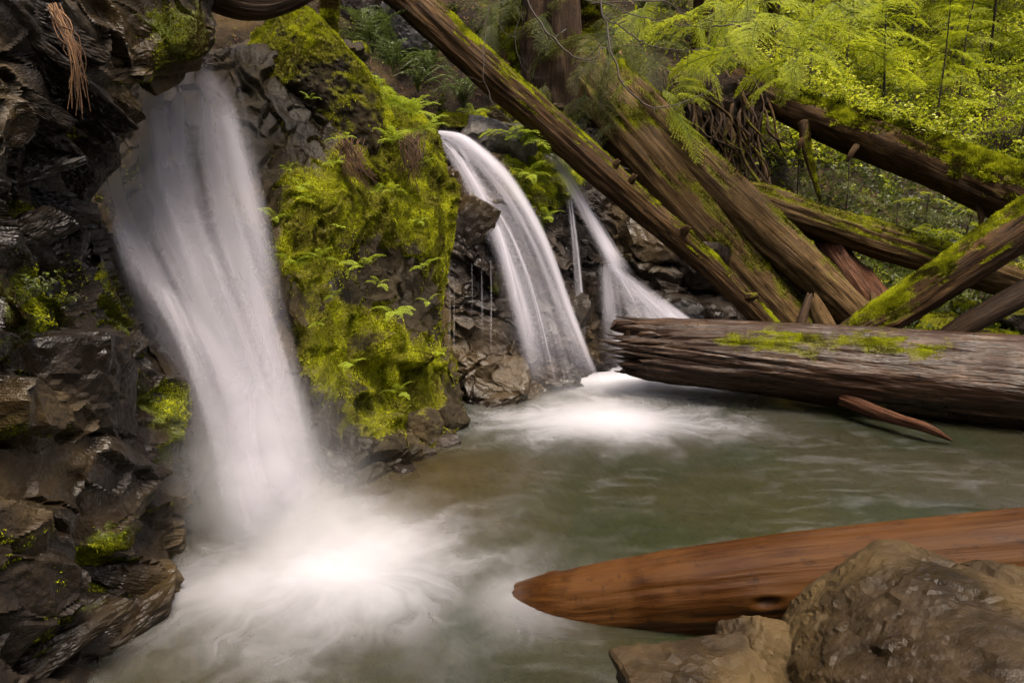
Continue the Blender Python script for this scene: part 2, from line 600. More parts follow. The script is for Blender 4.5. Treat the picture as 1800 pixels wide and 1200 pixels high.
def boulder_mesh(name, size, seed, planes=13, sub=5, amp=0.35, soft=22, sharp=0.0, up=None):
    """angular stone: a many-sided block with broken, chipped faces"""
    import bmesh
    bm = bmesh.new()
    bmesh.ops.create_icosphere(bm, subdivisions=sub, radius=1)
    bm.verts.ensure_lookup_table()
    Dv = np.array([v.co[:] for v in bm.verts])
    F = np.array([[v.index for v in f.verts] for f in bm.faces])
    bm.free()
    rg = np.random.default_rng(seed)
    n = unit(rg.normal(size=(planes, 3)))
    n = np.concatenate([n, [[0, 0, -1], [0, 0, 1], [1, 0, 0], [-1, 0, 0], [0, 1, 0], [0, -1, 0]]])
    h = np.concatenate([rg.uniform(0.72, 0.98, planes), np.full(6, 0.97)])
    c = np.maximum(Dv @ n.T, 0.02) / h
    r = 1.0 / (np.power((c ** soft).sum(-1), 1.0 / soft))
    P = Dv * r[:, None] * np.array(size)
    s = float(np.mean(size))
    D = rock_disp(P / s + seed * 3.1, seed, amp, 1.7) * s
    P = P + Dv * D[:, None]
    return P, F


def moss_attr_rock(P, F, seed, bias=0.0):
    n = np.zeros_like(P)
    fn = np.cross(P[F[:, 1]] - P[F[:, 0]], P[F[:, 2]] - P[F[:, 0]])
    for k in range(3):
        np.add.at(n, F[:, k], fn)
    n = unit(n)
    return n, np.clip(0.55 * n[:, 2] + 1.1 * (fbm(P * 3.1 + seed, seed, 4) - 0.5) + bias, 0, 1.2)


def rotz(a):
    return np.array([[math.cos(a), -math.sin(a), 0], [math.sin(a), math.cos(a), 0], [0, 0, 1]])


def roty(a):
    return np.array([[math.cos(a), 0, math.sin(a)], [0, 1, 0], [-math.sin(a), 0, math.cos(a)]])


def tuft_tris(P, F, n, mask, count, seed, size=(0.010, 0.024), tb=0.0):
    rg = np.random.default_rng(seed)
    a = np.linalg.norm(np.cross(P[F[:, 1]] - P[F[:, 0]], P[F[:, 2]] - P[F[:, 0]]), axis=-1)
    w = a * mask[F].mean(1)
    if w.sum() < 1e-9:
        return None
    f = F[rg.choice(len(F), count, p=w / w.sum())]
    bc = rg.dirichlet((1, 1, 1), count)[:, :, None]
    p = (P[f] * bc).sum(1); nn = unit((n[f] * bc).sum(1))
    t0 = fbm(p * 3.3, seed + 40, 3); t1 = fbm(p * 12, seed + 50, 2)
    parts = []
    for k in range(3):
        dr = unit(nn * 0.9 + rg.normal(size=(count, 3)) * 0.6)
        ln = rg.uniform(size[0], size[1], count) * (0.6 + 0.9 * t1)
        ti = np.clip((t0 - 0.5) * 2.0 + (t1 - 0.5) * 1.2 + 0.5 + tb + rg.normal(size=count) * 0.13, 0, 1)
        parts.append(leaves(p - nn * 0.003, dr, rg.normal(size=(count, 3)), ln, ln * 0.34, 'tri', ti))
    return join_parts(parts)


def stone(name, px, py, d, size, seed, mat, parent=None, pbase=None, rz=0.0, ry=0.0, moss=-0.6, tufts=0, sub=5, label=None,
          cat='rock', group=None, sink=0.0, amp=0.35, planes=13, soft=22, tb=0.0):
    P, F = boulder_mesh(name, size, seed, planes, sub, amp, soft)
    P = P @ roty(ry).T @ rotz(rz).T + W(px, py, d) - np.array([0, 0, sink])
    n, m = moss_attr_rock(P, F, seed, moss)
    if parent is None:
        base = base_of(P)
        if tufts:
            t = thing(name, base, label, cat, group)
            o = link('rock', mesh_data('rock', P - base, F, {'moss': m}, smooth=False), mat, t)
            r = tuft_tris(P, F, n, np.clip((m - 0.4) * 3, 0, 1), tufts, seed, tb=tb)
            if r:
                link('moss', mesh_data('moss', r[0] - base, r[1], {'tint': r[2]}, smooth=False), M_MOSS, t, kind='stuff')
            return t
        o = link(name, mesh_data(name, P - base, F, {'moss': m}, smooth=False), mat, None, base)
        return tag(o, label, cat, group)
    return link(name, mesh_data(name, P - pbase, F, {'moss': m}, smooth=False), mat, parent)


# ---- the cliff on the left, running out of the picture, overhanging the first fall
CL_R = interp([(-520, 430), (-60, 392), (0, 376), (60, 374), (92, 366), (108, 322), (140, 248), (200, 192), (262, 176), (318, 152),
               (345, 146), (382, 182), (430, 200), (520, 224), (585, 250), (612, 296), (700, 330), (780, 345), (860, 338), (905, 312),
               (960, 322), (1000, 312), (1045, 302), (1085, 284), (1125, 232), (1200, 150), (1330, 60)])
cl_depth = rbf([(-700, -500, 2.0), (-200, -500, 3.0), (300, -500, 4.3), (-700, 300, 1.9), (-700, 1330, 1.7), (-300, 300, 2.45), (-300, 900, 2.3),
                (0, 0, 3.1), (120, 20, 3.6), (370, 20, 4.35), (368, 90, 4.3), (250, 110, 4.15), (0, 300, 3.05), (110, 200, 3.65), (180, 260, 4.25),
                (140, 340, 4.3), (60, 420, 3.45), (0, 600, 2.95), (100, 520, 3.45), (200, 500, 4.15), (215, 700, 3.85), (240, 850, 3.85),
                (252, 640, 4.25), (300, 640, 4.45), (340, 780, 4.5), (310, 860, 4.4), (0, 900, 2.85), (110, 800, 3.3), (130, 960, 3.3),
                (250, 960, 3.85), (320, 990, 4.05), (300, 1060, wd(1060)), (230, 1125, wd(1125)), (150, 1200, wd(1200)), (0, 1200, 2.75),
                (60, 1330, 2.75), (-300, 1330, 2.2)])
px, py, P = sheet_grid(np.linspace(-520, 1330, 420), -760, CL_R, 300, cl_depth, (26, -40, 1.1))
cl_base = np.array([-2.2, 3.6, 0.0])
cliff = thing('rock_cliff', cl_base, 'dark brown fractured rock cliff left of the big waterfall, overhanging its top', 'cliff')
CL_MOSS = [(70, 535, 110, 70, 0.50), (225, 640, 26, 150, 0.45), (300, 740, 45, 120, 0.42), (275, 60, 40, 50, 0.42), (345, 60, 35, 60, 0.6),
           (175, 960, 60, 60, 0.42), (215, 1010, 40, 40, 0.3), (95, 375, 50, 30, 0.55), (60, 250, 70, 50, 0.25), (190, 180, 30, 30, 0.3), (100, 640, 140, 60, 0.12)]
_, P2, N2, m2 = rock_sheet('rock_face', px, py, P, M_CLIFF, cliff, cl_base, 23, 0.68, 1.15, CL_MOSS, ax=(0.05, 0.8, -0.55), nz=0.22, moss_b=0.10)
add_moss(cliff, cl_base, P2, N2, sstep(0.25, 0.9, m2), 60000, seed=3, tb=-0.14, size=(0.007, 0.017))
for k, (x, y, w, h, a, dd) in enumerate([
        (60, 120, 330, 60, 36, .02), (40, 40, 250, 56, 26, 0), (130, 195, 190, 50, 40, 0), (40, 215, 230, 66, 42, .04), (220, 55, 130, 90, 24, .02),
        (250, 100, 170, 60, -14, -.02), (332, 45, 100, 72, 30, 0), (165, 140, 190, 44, 40, .06), (125, 280, 110, 120, 20, 0), (40, 300, 170, 40, -24, -.04),
        (165, 265, 70, 130, 15, .05), (30, 420, 170, 50, -30, 0), (110, 425, 90, 76, -28, .02), (60, 360, 190, 46, 18, .04), (215, 620, 34, 80, 70, 0),
        (90, 690, 300, 200, 8, .10), (150, 955, 150, 40, 28, .02), (205, 1005, 190, 54, 36, .02),
        (250, 1060, 120, 60, 32, .05), (200, 1105, 260, 44, -18, .02), (50, 1150, 300, 70, -8, .06),
        (290, 125, 90, 46, -30, 0.02), (190, 215, 60, 70, 30, 0.02), (10, 170, 190, 40, 36, 0.0)]):
    d0 = float(cl_depth(np.array(x * 1.0), np.array(y * 1.0)))
    s = d0 / FPX
    stone('rock', x, y, d0 + 0.17 + dd, (w * s * 0.58, max(w * 0.4, h * 0.7) * s * 0.7, h * s * 0.62), 200 + k, M_CLIFF, cliff, cl_base,
          rz=R(52), ry=R(a * 0.9), moss=-0.50, sub=5, amp=0.45, planes=9, soft=40)

# ---- the mossy buttress between the first and the second fall (it also backs the first fall)
BT_R = interp([(100, 640), (130, 655), (160, 690), (200, 733), (240, 762), (300, 784), (360, 790), (420, 788), (480, 784), (540, 778), (600, 786),
               (640, 802), (680, 814), (720, 822), (750, 814), (775, 782), (820, 705), (860, 628), (900, 570), (950, 540), (1040, 520)])
bt_depth = rbf([(80, 60, 6.2), (80, 400, 5.7), (80, 1000, 5.2), (330, 130, 5.9), (330, 500, 5.5), (330, 1000, 4.9), (440, 250, 5.75), (640, 240, 6.5),
                (650, 110, 6.9), (735, 205, 7.25), (785, 300, 7.25), (786, 450, 7.05), (780, 560, 6.95), (500, 400, 5.6), (520, 600, 5.45),
                (560, 740, 5.35), (650, 450, 6.15), (700, 470, 6.45), (650, 600, 6.0), (700, 620, 6.2), (720, 700, 6.25), (680, 330, 6.3), (740, 350, 6.65),
                (605, 868, wd(868)), (680, 826, wd(826)), (790, 775, wd(775)), (820, 735, 6.6), (520, 910, wd(910)), (520, 1040, wd(960)), (560, 820, 5.3),
                (640, 760, 5.75), (600, 300, 5.95), (560, 330, 5.75)])
px, py, P = sheet_grid(np.linspace(90, 1040, 400), 60, BT_R, 340, bt_depth, (26, -30, 1.2))
# the top row turns back to make the shelf
T = P[:1] + np.linspace(1, 0, 14)[:-1, None, None] ** 0.8 * np.array([-0.25, 1.6, 0.25])
P = np.concatenate([T, P], 0); px = np.concatenate([np.repeat(px[:1], 13, 0), px]); py = np.concatenate([np.repeat(py[:1], 13, 0), py])
bt_base = np.array([-1.0, 5.4, 0.0])
butt = thing('mossy_rock_buttress', bt_base, 'rock buttress thick with yellow-green moss between the big waterfall and the fan of falls', 'rock face')
BT_MOSS = [(720, 200, 70, 60, 0.9), (760, 300, 50, 80, 0.95), (775, 420, 30, 80, 0.6), (660, 290, 80, 70, 0.75), (600, 330, 70, 70, 0.55), (510, 340, 60, 80, 0.6),
           (520, 430, 60, 60, 0.55), (560, 480, 60, 60, 0.5), (620, 560, 70, 40, 0.7), (570, 620, 40, 70, 0.8), (720, 640, 80, 60, 0.8), (760, 680, 50, 60, 0.5),
           (650, 720, 50, 70, 0.5), (640, 770, 50, 40, 0.4), (745, 740, 50, 40, 0.45), (690, 400, 50, 50, 0.45), (740, 370, 40, 50, 0.6),
           (700, 470, 60, 40, -0.25), (560, 800, 70, 90, -0.5), (400, 600, 90, 600, -0.6), (560, 200, 80, 50, -0.2), (690, 840, 160, 30, -0.7), (805, 700, 20, 60, -0.3)]
_, P2, N2, m2 = rock_sheet('rock_face', px, py, P, M_BUTT, butt, bt_base, 44, 0.55, 1.2, BT_MOSS, ax=(0.1, 0.3, 0.9), nz=0.35, moss_b=0.26,
                           holes=[(650, 618, 26, 26, 0.34), (718, 634, 24, 11, 0.2), (690, 740, 22, 16, 0.16), (640, 690, 16, 12, .12)])
add_moss(butt, bt_base, P2, N2, 0.6 * sstep(0.15, 0.95, m2) + 0.4 * sstep(0.45, 0.8, m2), 180000, seed=5, droop=0.35, tb=0.10, size=(0.008, 0.023))
hb = add_moss(butt, bt_base, P2, N2, sstep(0.3, 0.6, m2) * (N2[..., 2] < 0.25), 8000, seed=6, droop=1.5, tb=-0.1, size=(0.025, 0.065), wr=0.12)
hb.name = 'hanging_moss'
for k, (x, y, w, h, a, dd, mo) in enumerate([(640, 800, 70, 60, 20, .05, -.4), (590, 830, 80, 60, 30, .05, -.6), (690, 800, 90, 50, -15, .08, -.4), (740, 755, 70, 60, 10, .1, -.2),
                                         (700, 830, 60, 30, 5, .0, -.7), (660, 855, 50, 26, 0, 0, -.8), (625, 880, 50, 30, 0, 0, -.8), (790, 745, 50, 60, 20, .08, -.3),
                                         (735, 800, 44, 26, 0, 0, -.8), (775, 780, 46, 24, 0, 0, -.8), (600, 850, 40, 40, 10, 0, -.8), (560, 780, 60, 90, 10, .1, -.6)]):
    d0 = float(bt_depth(np.array(x * 1.0), np.array(y * 1.0)))
    s = d0 / FPX
    stone('rock', x, y, d0 + 0.05 + dd, (w * s * 0.6, w * s * 0.6, h * s * 0.6), 300 + k, M_BUTT if mo > -.5 else M_WET, butt, bt_base, rz=R(40), ry=R(a), moss=mo, sub=4, amp=0.5, planes=9, soft=34)

# ---- the wet ledge behind the second and third falls
LD_R = interp([(190, 1060), (260, 1075), (320, 1150), (420, 1260), (560, 1330), (760, 1330)])
ld_depth = rbf([(660, 240, 8.2), (660, 560, 7.7), (760, 235, 8.25), (780, 300, 7.9), (800, 420, 7.45), (800, 560, 7.5), (850, 640, 7.35), (905, 705, wd(705)), (1000, 688, wd(688)),
                (960, 600, 7.8), (1000, 500, 8.15), (900, 330, 8.0), (880, 460, 7.75), (960, 280, 8.7), (1000, 380, 8.5), (940, 330, 8.2), (950, 210, 9.0), (850, 205, 8.8), (1050, 350, 9.0),
                (1070, 480, 8.75), (1100, 640, 8.55), (1200, 500, 9.1), (1250, 570, 9.1), (1200, 640, 8.7), (1150, 330, 9.6), (1330, 560, 9.5), (1330, 700, 9.0), (1000, 760, 7.4), (660, 760, 7.2)])
px, py, P = sheet_grid(np.linspace(196, 745, 250), 650, LD_R, 290, ld_depth, (8, 40, 0.8))
ld_base = np.array([0.5, 8.0, 0.0])
ledge = thing('wet_rock_ledge', ld_base, 'dark wet rock ledge behind the fan of thin waterfalls', 'rock face')
LD_MOSS = [(850, 520, 40, 90, 0.35), (930, 290, 60, 60, 0.9), (960, 340, 50, 30, 0.9), (815, 215, 60, 22, 0.7), (890, 200, 60, 20, 0.6), (1120, 450, 60, 30, 0.3), (830, 640, 30, 50, 0.35), (960, 400, 22, 40, 0.4), (1010, 300, 30, 40, 0.4)]
_, P2, N2, m2 = rock_sheet('rock_face', px, py, P, M_WET, ledge, ld_base, 77, 0.8, 1.25, LD_MOSS, ax=(0.8, 0.3, -0.4), nz=0.1, moss_b=-0.06)
add_moss(ledge, ld_base, P2, N2, sstep(0.36, 0.75, m2), 40000, seed=9, tb=0.12)
for k, (x, y, w, h, a, dd, mt) in enumerate([(855, 245, 90, 60, 20, -.1, M_GREY), (905, 262, 66, 50, 25, -.1, M_GREY), (838, 232, 50, 40, 5, -.05, M_GREY), (820, 400, 60, 90, 30, .05, M_WET), (800, 350, 34, 80, 10, 0, M_WET),
                                             (880, 660, 100, 60, -20, .05, M_WET), (860, 700, 100, 40, -12, .05, M_WET), (840, 735, 70, 26, 0, 0, M_WET), (1000, 560, 70, 90, 15, .1, M_WET),
                                             (1030, 510, 60, 60, 10, .1, M_WET), (1180, 560, 130, 80, 20, .1, M_WET), (1250, 560, 110, 70, 0, .1, M_WET), (1120, 420, 120, 70, 25, .1, M_WET), (1220, 470, 130, 70, 10, .1, M_WET), (970, 660, 90, 50, 0, .1, M_WET), (920, 690, 60, 30, 0, 0, M_WET)]):
    d0 = float(ld_depth(np.array(x * 1.0), np.array(y * 1.0)))
    s = d0 / FPX
    stone('rock', x, y, d0 + 0.10 + dd, (w * s * 0.6, w * s * 0.6, h * s * 0.6), 400 + k, mt, ledge, ld_base, rz=R(20 + 30 * (k % 3)), ry=R(a), moss=-.55, sub=4, amp=0.5, planes=9, soft=34)

# ---- hillside behind
hs_depth = rbf([(-900, -700, 9), (-900, 600, 9), (200, -700, 12), (200, 100, 9.5), (200, 500, 9), (560, 100, 9.8), (560, 0, 10.8), (700, 100, 10.6), (760, 185, 9.9), (820, 195, 9.5), (900, 200, 9.6), (1000, 220, 10.0),
                (1050, 330, 9.9), (1200, 400, 10.4), (1250, 560, 9.8), (1350, 570, 9.9), (1350, 450, 10.9), (1450, 580, 9.8), (1600, 612, 9.1), (1750, 622, 8.7), (1800, 590, 9.4), (1950, 620, 8.7),
                (1500, 480, 11.2), (1600, 450, 12), (1700, 420, 13), (1600, 330, 15), (1800, 310, 15), (1400, 250, 12), (1300, 150, 12.3), (1500, 150, 17), (1800, 150, 18), (1200, 0, 13.5), (1000, 0, 12.5),
                (1500, 0, 21), (1800, 0, 24), (800, 0, 11.6), (800, -700, 15), (1500, -700, 30), (2000, -700, 34), (2700, -700, 30), (2700, 560, 9.5), (2700, 0, 20), (600, 700, 9.2), (1300, 740, 9.2), (2000, 740, 7.9), (2700, 740, 7.7)])
hx = np.linspace(-900, 2700, 420); hy = np.concatenate([np.linspace(-330, -60, 40)[:-1], np.linspace(-60, 740, 300)])
px, py = np.meshgrid(hx, hy)
P = W(px, py, hs_depth(px, py))
HS_MOSS = [(1750, 590, 200, 40, 0.8), (1600, 540, 120, 60, 0.4), (1700, 450, 200, 60, 0.35), (1600, 200, 300, 200, 0.25), (1000, 60, 260, 110, 0.45), (1050, 300, 80, 80, 0.35), (780, 215, 60, 20, 0.5), (900, 190, 80, 20, 0.4)]
N = grid_normals(P)
D = 0.35 * (fbm(P * 0.9, 5, 4) - 0.5) + 0.16 * (fbm(P * 3.1, 8, 4) - 0.5)
P2 = P + N * D[..., None]; N2 = grid_normals(P2)
m2 = np.clip(blob_mask(px, py, HS_MOSS) + 0.9 * (fbm(P2 * 1.6, 66, 4) - 0.5) + 0.15, 0, 1.2)
hill = link('hillside', mesh_data('hillside', P2, grid_faces(*P.shape[:2]), {'moss': m2}), M_SOIL)
hill['kind'] = 'structure'
HS = dict(P=P2, N=N2, px=px, py=py, m=m2)
r = tuft_batch(P2, N2, sstep(0.35, 0.7, m2) + 0.03, 50000, size=(0.02, 0.05), seed=15, tb=-0.12)
gm = link('moss_carpet', mesh_data('moss_carpet', r[0], r[1], {'tint': r[2]}, smooth=False), M_MOSS, kind='stuff')
tag(gm, 'patchy olive moss carpeting the forest slope behind the logs', 'moss')
# leaf litter and dead needles on the slope
r = tuft_batch(P2, N2, np.exp(-((px - 1000) / 420) ** 2) + 0.12, 26000, size=(0.03, 0.10), seed=16, wr=0.22, blades=2)
lt = link('leaf_litter', mesh_data('leaf_litter', r[0], r[1], {'tint': r[2]}, smooth=False), M_DEAD, kind='stuff')
tag(lt, 'brown dead needles and leaf litter on the forest slope', 'leaf litter')

# ---- stream bed and pool
bx = np.linspace(-6, 9, 220); by = np.linspace(-1.5, 11, 200)
X, Y = np.meshgrid(bx, by)
sh = np.minimum(np.abs(X + 1.0 - (Y - 5.0) * 0.55) , 3) * 0.32
Z = -0.08 - np.clip(sh, 0, 0.75) - 0.10 * (fbm(np.stack([X, Y, X * 0], -1) * 1.7, 4, 4))
Z = Z + 0.35 * np.exp(-((X - 1.9) ** 2 + (Y - 2.4) ** 2) / 0.9)
Pb = np.stack([X, Y, Z], -1)
f_, e_ = facets(Pb * 5.5, 31, 0.3)
Pb[..., 2] += 0.06 * sstep(0, 0.5, e_) + 0.03 * f_
bed = link('stream_bed', mesh_data('stream_bed', Pb, grid_faces(*X.shape)[:, ::-1], {'moss': np.zeros(X.size)}), M_BED)
bed['kind'] = 'structure'

# ---- unseen bank added behind the camera to block low sky light
ga, gr = np.meshgrid(np.radians(np.linspace(62, 290, 120)), np.linspace(0, 1, 40))
gx = (6.8 + 4.5 * gr) * np.sin(ga); gy = 2.0 + (6.8 + 4.5 * gr) * np.cos(ga)
Pr = np.stack([gx, gy, -0.6 + 8.5 * gr ** 0.8], -1)
Pr = Pr + 0.9 * (fbm(Pr * 0.6, 12, 4) - 0.5)[..., None] * np.array([1, 1, 0.6])
rv = link('added_shade_bank', mesh_data('added_shade_bank', Pr, grid_faces(*ga.shape), {'moss': np.clip(fbm(Pr, 13, 3), 0, 1)}), M_SOIL)
rv['kind'] = 'structure'

IMP1 = W(560, 985, wd(985)); IMP2 = W(1045, 715, wd(715)); IMP3 = W(1130, 668, wd(668))


def water_mat():
    m, b = new_mat('pool_water')
    pos = b.n('NewGeometry').outputs['Position']
    sep = b.n('SeparateXYZ', Vector=pos)
    foam = None
    for (c, r0, r1, st, squash, ns, pw) in [(W(588, 1005, wd(1005)), 0.44, 1.2, 0.66, 0.9, 1.7, 0.36), (W(455, 1035, wd(1035)), 0.30, 0.9, 0.45, 0.9, 2.0, 0.28), (W(1065, 740, wd(740)), 0.42, 0.85, 0.58, 0.52, 2.0, 0.36), (W(905, 1052, wd(1052)), 0.2, 0.55, 0.22, 1.0, 1.6, 0.18), (IMP3, 0.5, 1.1, 0.85, 0.6, 0.7, 0.5)]:
        dx = b.math('MULTIPLY', b.math('SUBTRACT', sep.outputs[0], float(c[0])), squash); dy = b.math('SUBTRACT', sep.outputs[1], float(c[1]))
        rr = b.math('SQRT', b.math('ADD', b.math('MULTIPLY', dx, dx), b.math('MULTIPLY', dy, dy)))
        an = b.math('ADD', b.math('ARCTAN2', dy, dx), b.math('MULTIPLY', b.math('SUBTRACT', b.noise(pos, 1.3, 3, 0.6).outputs[0], 0.5), 1.6))
        cs = b.math('COSINE', an); sn = b.math('SINE', an)
        pol = b.n('CombineXYZ', X=b.math('MULTIPLY', cs, 3.0), Y=b.math('MULTIPLY', sn, 3.0), Z=b.math('MULTIPLY', rr, 0.7))
        na = b.noise(pol, 1.6, 3, 0.55, 0.2)
        nb = b.noise(pos, 2.4, 4, 0.58, 0.25)
        sw = b.rng(rr, 0.1, r1 * 0.8, 0.0, 1.0)
        nn = b.math('ADD', b.math('MULTIPLY', na.outputs[0], 0.55), b.math('MULTIPLY', nb.outputs[0], 0.45))
        k = b.math('MULTIPLY', b.math('MULTIPLY', b.math('SUBTRACT', nn, 0.5), sw), -ns * r1)
        rn = b.math('DIVIDE', b.math('ADD', rr, k), r1)
        core = b.math('EXPONENT', b.math('MULTIPLY', b.math('POWER', b.math('DIVIDE', b.math('ADD', rr, b.math('MULTIPLY', b.math('SUBTRACT', nb.outputs[0], 0.5), -0.9 * r0)), r0), 2.0), -1.0))
        halo = b.math('EXPONENT', b.math('MULTIPLY', b.math('POWER', b.math('MAXIMUM', rn, 0.0), 2.0), -3.4))
        f = b.math('ADD', b.math('MULTIPLY', core, st - pw), b.math('MULTIPLY', halo, pw), True)
        foam = f if foam is None else b.math('MAXIMUM', foam, f)
    # drifting faint streaks of foam over the pool
    sv = b.n('VectorMath', _operation='MULTIPLY', i0=pos, i1=(1.0, 2.6, 1.0)).outputs[0]
    w1 = b.noise(sv, 2.6, 3, 0.5, 1.0)
    w2 = b.noise(pos, 0.55, 2, 0.5)
    st = b.math('MULTIPLY', b.rng(w1.outputs[0], 0.44, 0.74), b.rng(w2.outputs[0], 0.38, 0.60, 0.01, 0.05))
    foam = b.math('MAXIMUM', foam, st)
    dcol = b.mix(b.rng(b.noise(pos, 0.9, 3).outputs[0], 0.35, 0.65), (0.022, 0.026, 0.012), (0.034, 0.030, 0.015))
    bw = W(740, 850, wd(850))
    bd = b.n('VectorMath', _operation='DISTANCE', i0=pos, i1=tuple(float(v) for v in bw)).outputs['Value']
    dcol = b.mix(b.rng(bd, 1.3, 0.1, 0.0, 0.7), dcol, (0.055, 0.036, 0.014))
    bp = b.n('Bump', Strength=0.03, Distance=0.05, Height=b.noise(sv, 3.0, 3, 0.5, 0.6).outputs[0])
    gl = b.n('BsdfGlossy', Color=(1, 1, 1), Roughness=0.22, Normal=bp)
    tr = b.n('BsdfTransparent', Color=(0.88, 0.91, 0.78))
    df = b.n('BsdfDiffuse', Color=dcol)
    body = b.n('MixShader', Fac=0.62, i1=tr, i2=df)
    fr = b.n('Fresnel', IOR=1.33, Normal=bp)
    ws = b.n('MixShader', Fac=fr, i1=body, i2=gl)
    fo = b.n('BsdfDiffuse', Color=(0.58, 0.58, 0.64))
    b.out(b.n('MixShader', Fac=foam, i1=ws, i2=fo), b.n('VolumeAbsorption', Color=(0.55, 0.68, 0.42), Density=1.3))
    return m


M_WATER = water_mat()
wx = np.linspace(-5.5, 8.5, 400); wy = np.linspace(-1.2, 10.5, 360)
X, Y = np.meshgrid(wx, wy)
Z = 0.012 * (fbm(np.stack([X * 1.2, Y * 2.2, X * 0], -1) * 1.6, 3, 3) - 0.5)
for c, a, s in ((W(588, 1005, wd(1005)), 0.05, 0.7), (W(470, 1035, wd(1035)), 0.03, 0.4), (IMP2, 0.07, 0.45), (IMP3, 0.05, 0.4)):
    Z = Z + a * np.exp(-((X - c[0]) ** 2 + (Y - c[1]) ** 2) / s ** 2) * (0.4 + 1.6 * fbm(np.stack([X, Y, X * 0 + a], -1) * 3.2, 14, 4, 0.6))
top = np.stack([X, Y, Z], -1)
nr, nc = X.shape
bot = top.copy(); bot[..., 2] = -1.4
Ft = grid_faces(nr, nc)[:, ::-1]
edge = np.concatenate([np.arange(nc), np.arange(1, nr) * nc + nc - 1, (nr - 1) * nc + np.arange(nc - 2, -1, -1), np.arange(nr - 2, 0, -1) * nc])
e2 = np.roll(edge, -1)
Fs = np.stack([edge, edge + nr * nc, e2 + nr * nc, e2], -1)
pool = link('pool_water', mesh_data('pool_water', np.concatenate([top.reshape(-1, 3), bot.reshape(-1, 3)]), [Ft, Ft[:, ::-1] + nr * nc, Fs]), M_WATER)
pool['kind'] = 'structure'


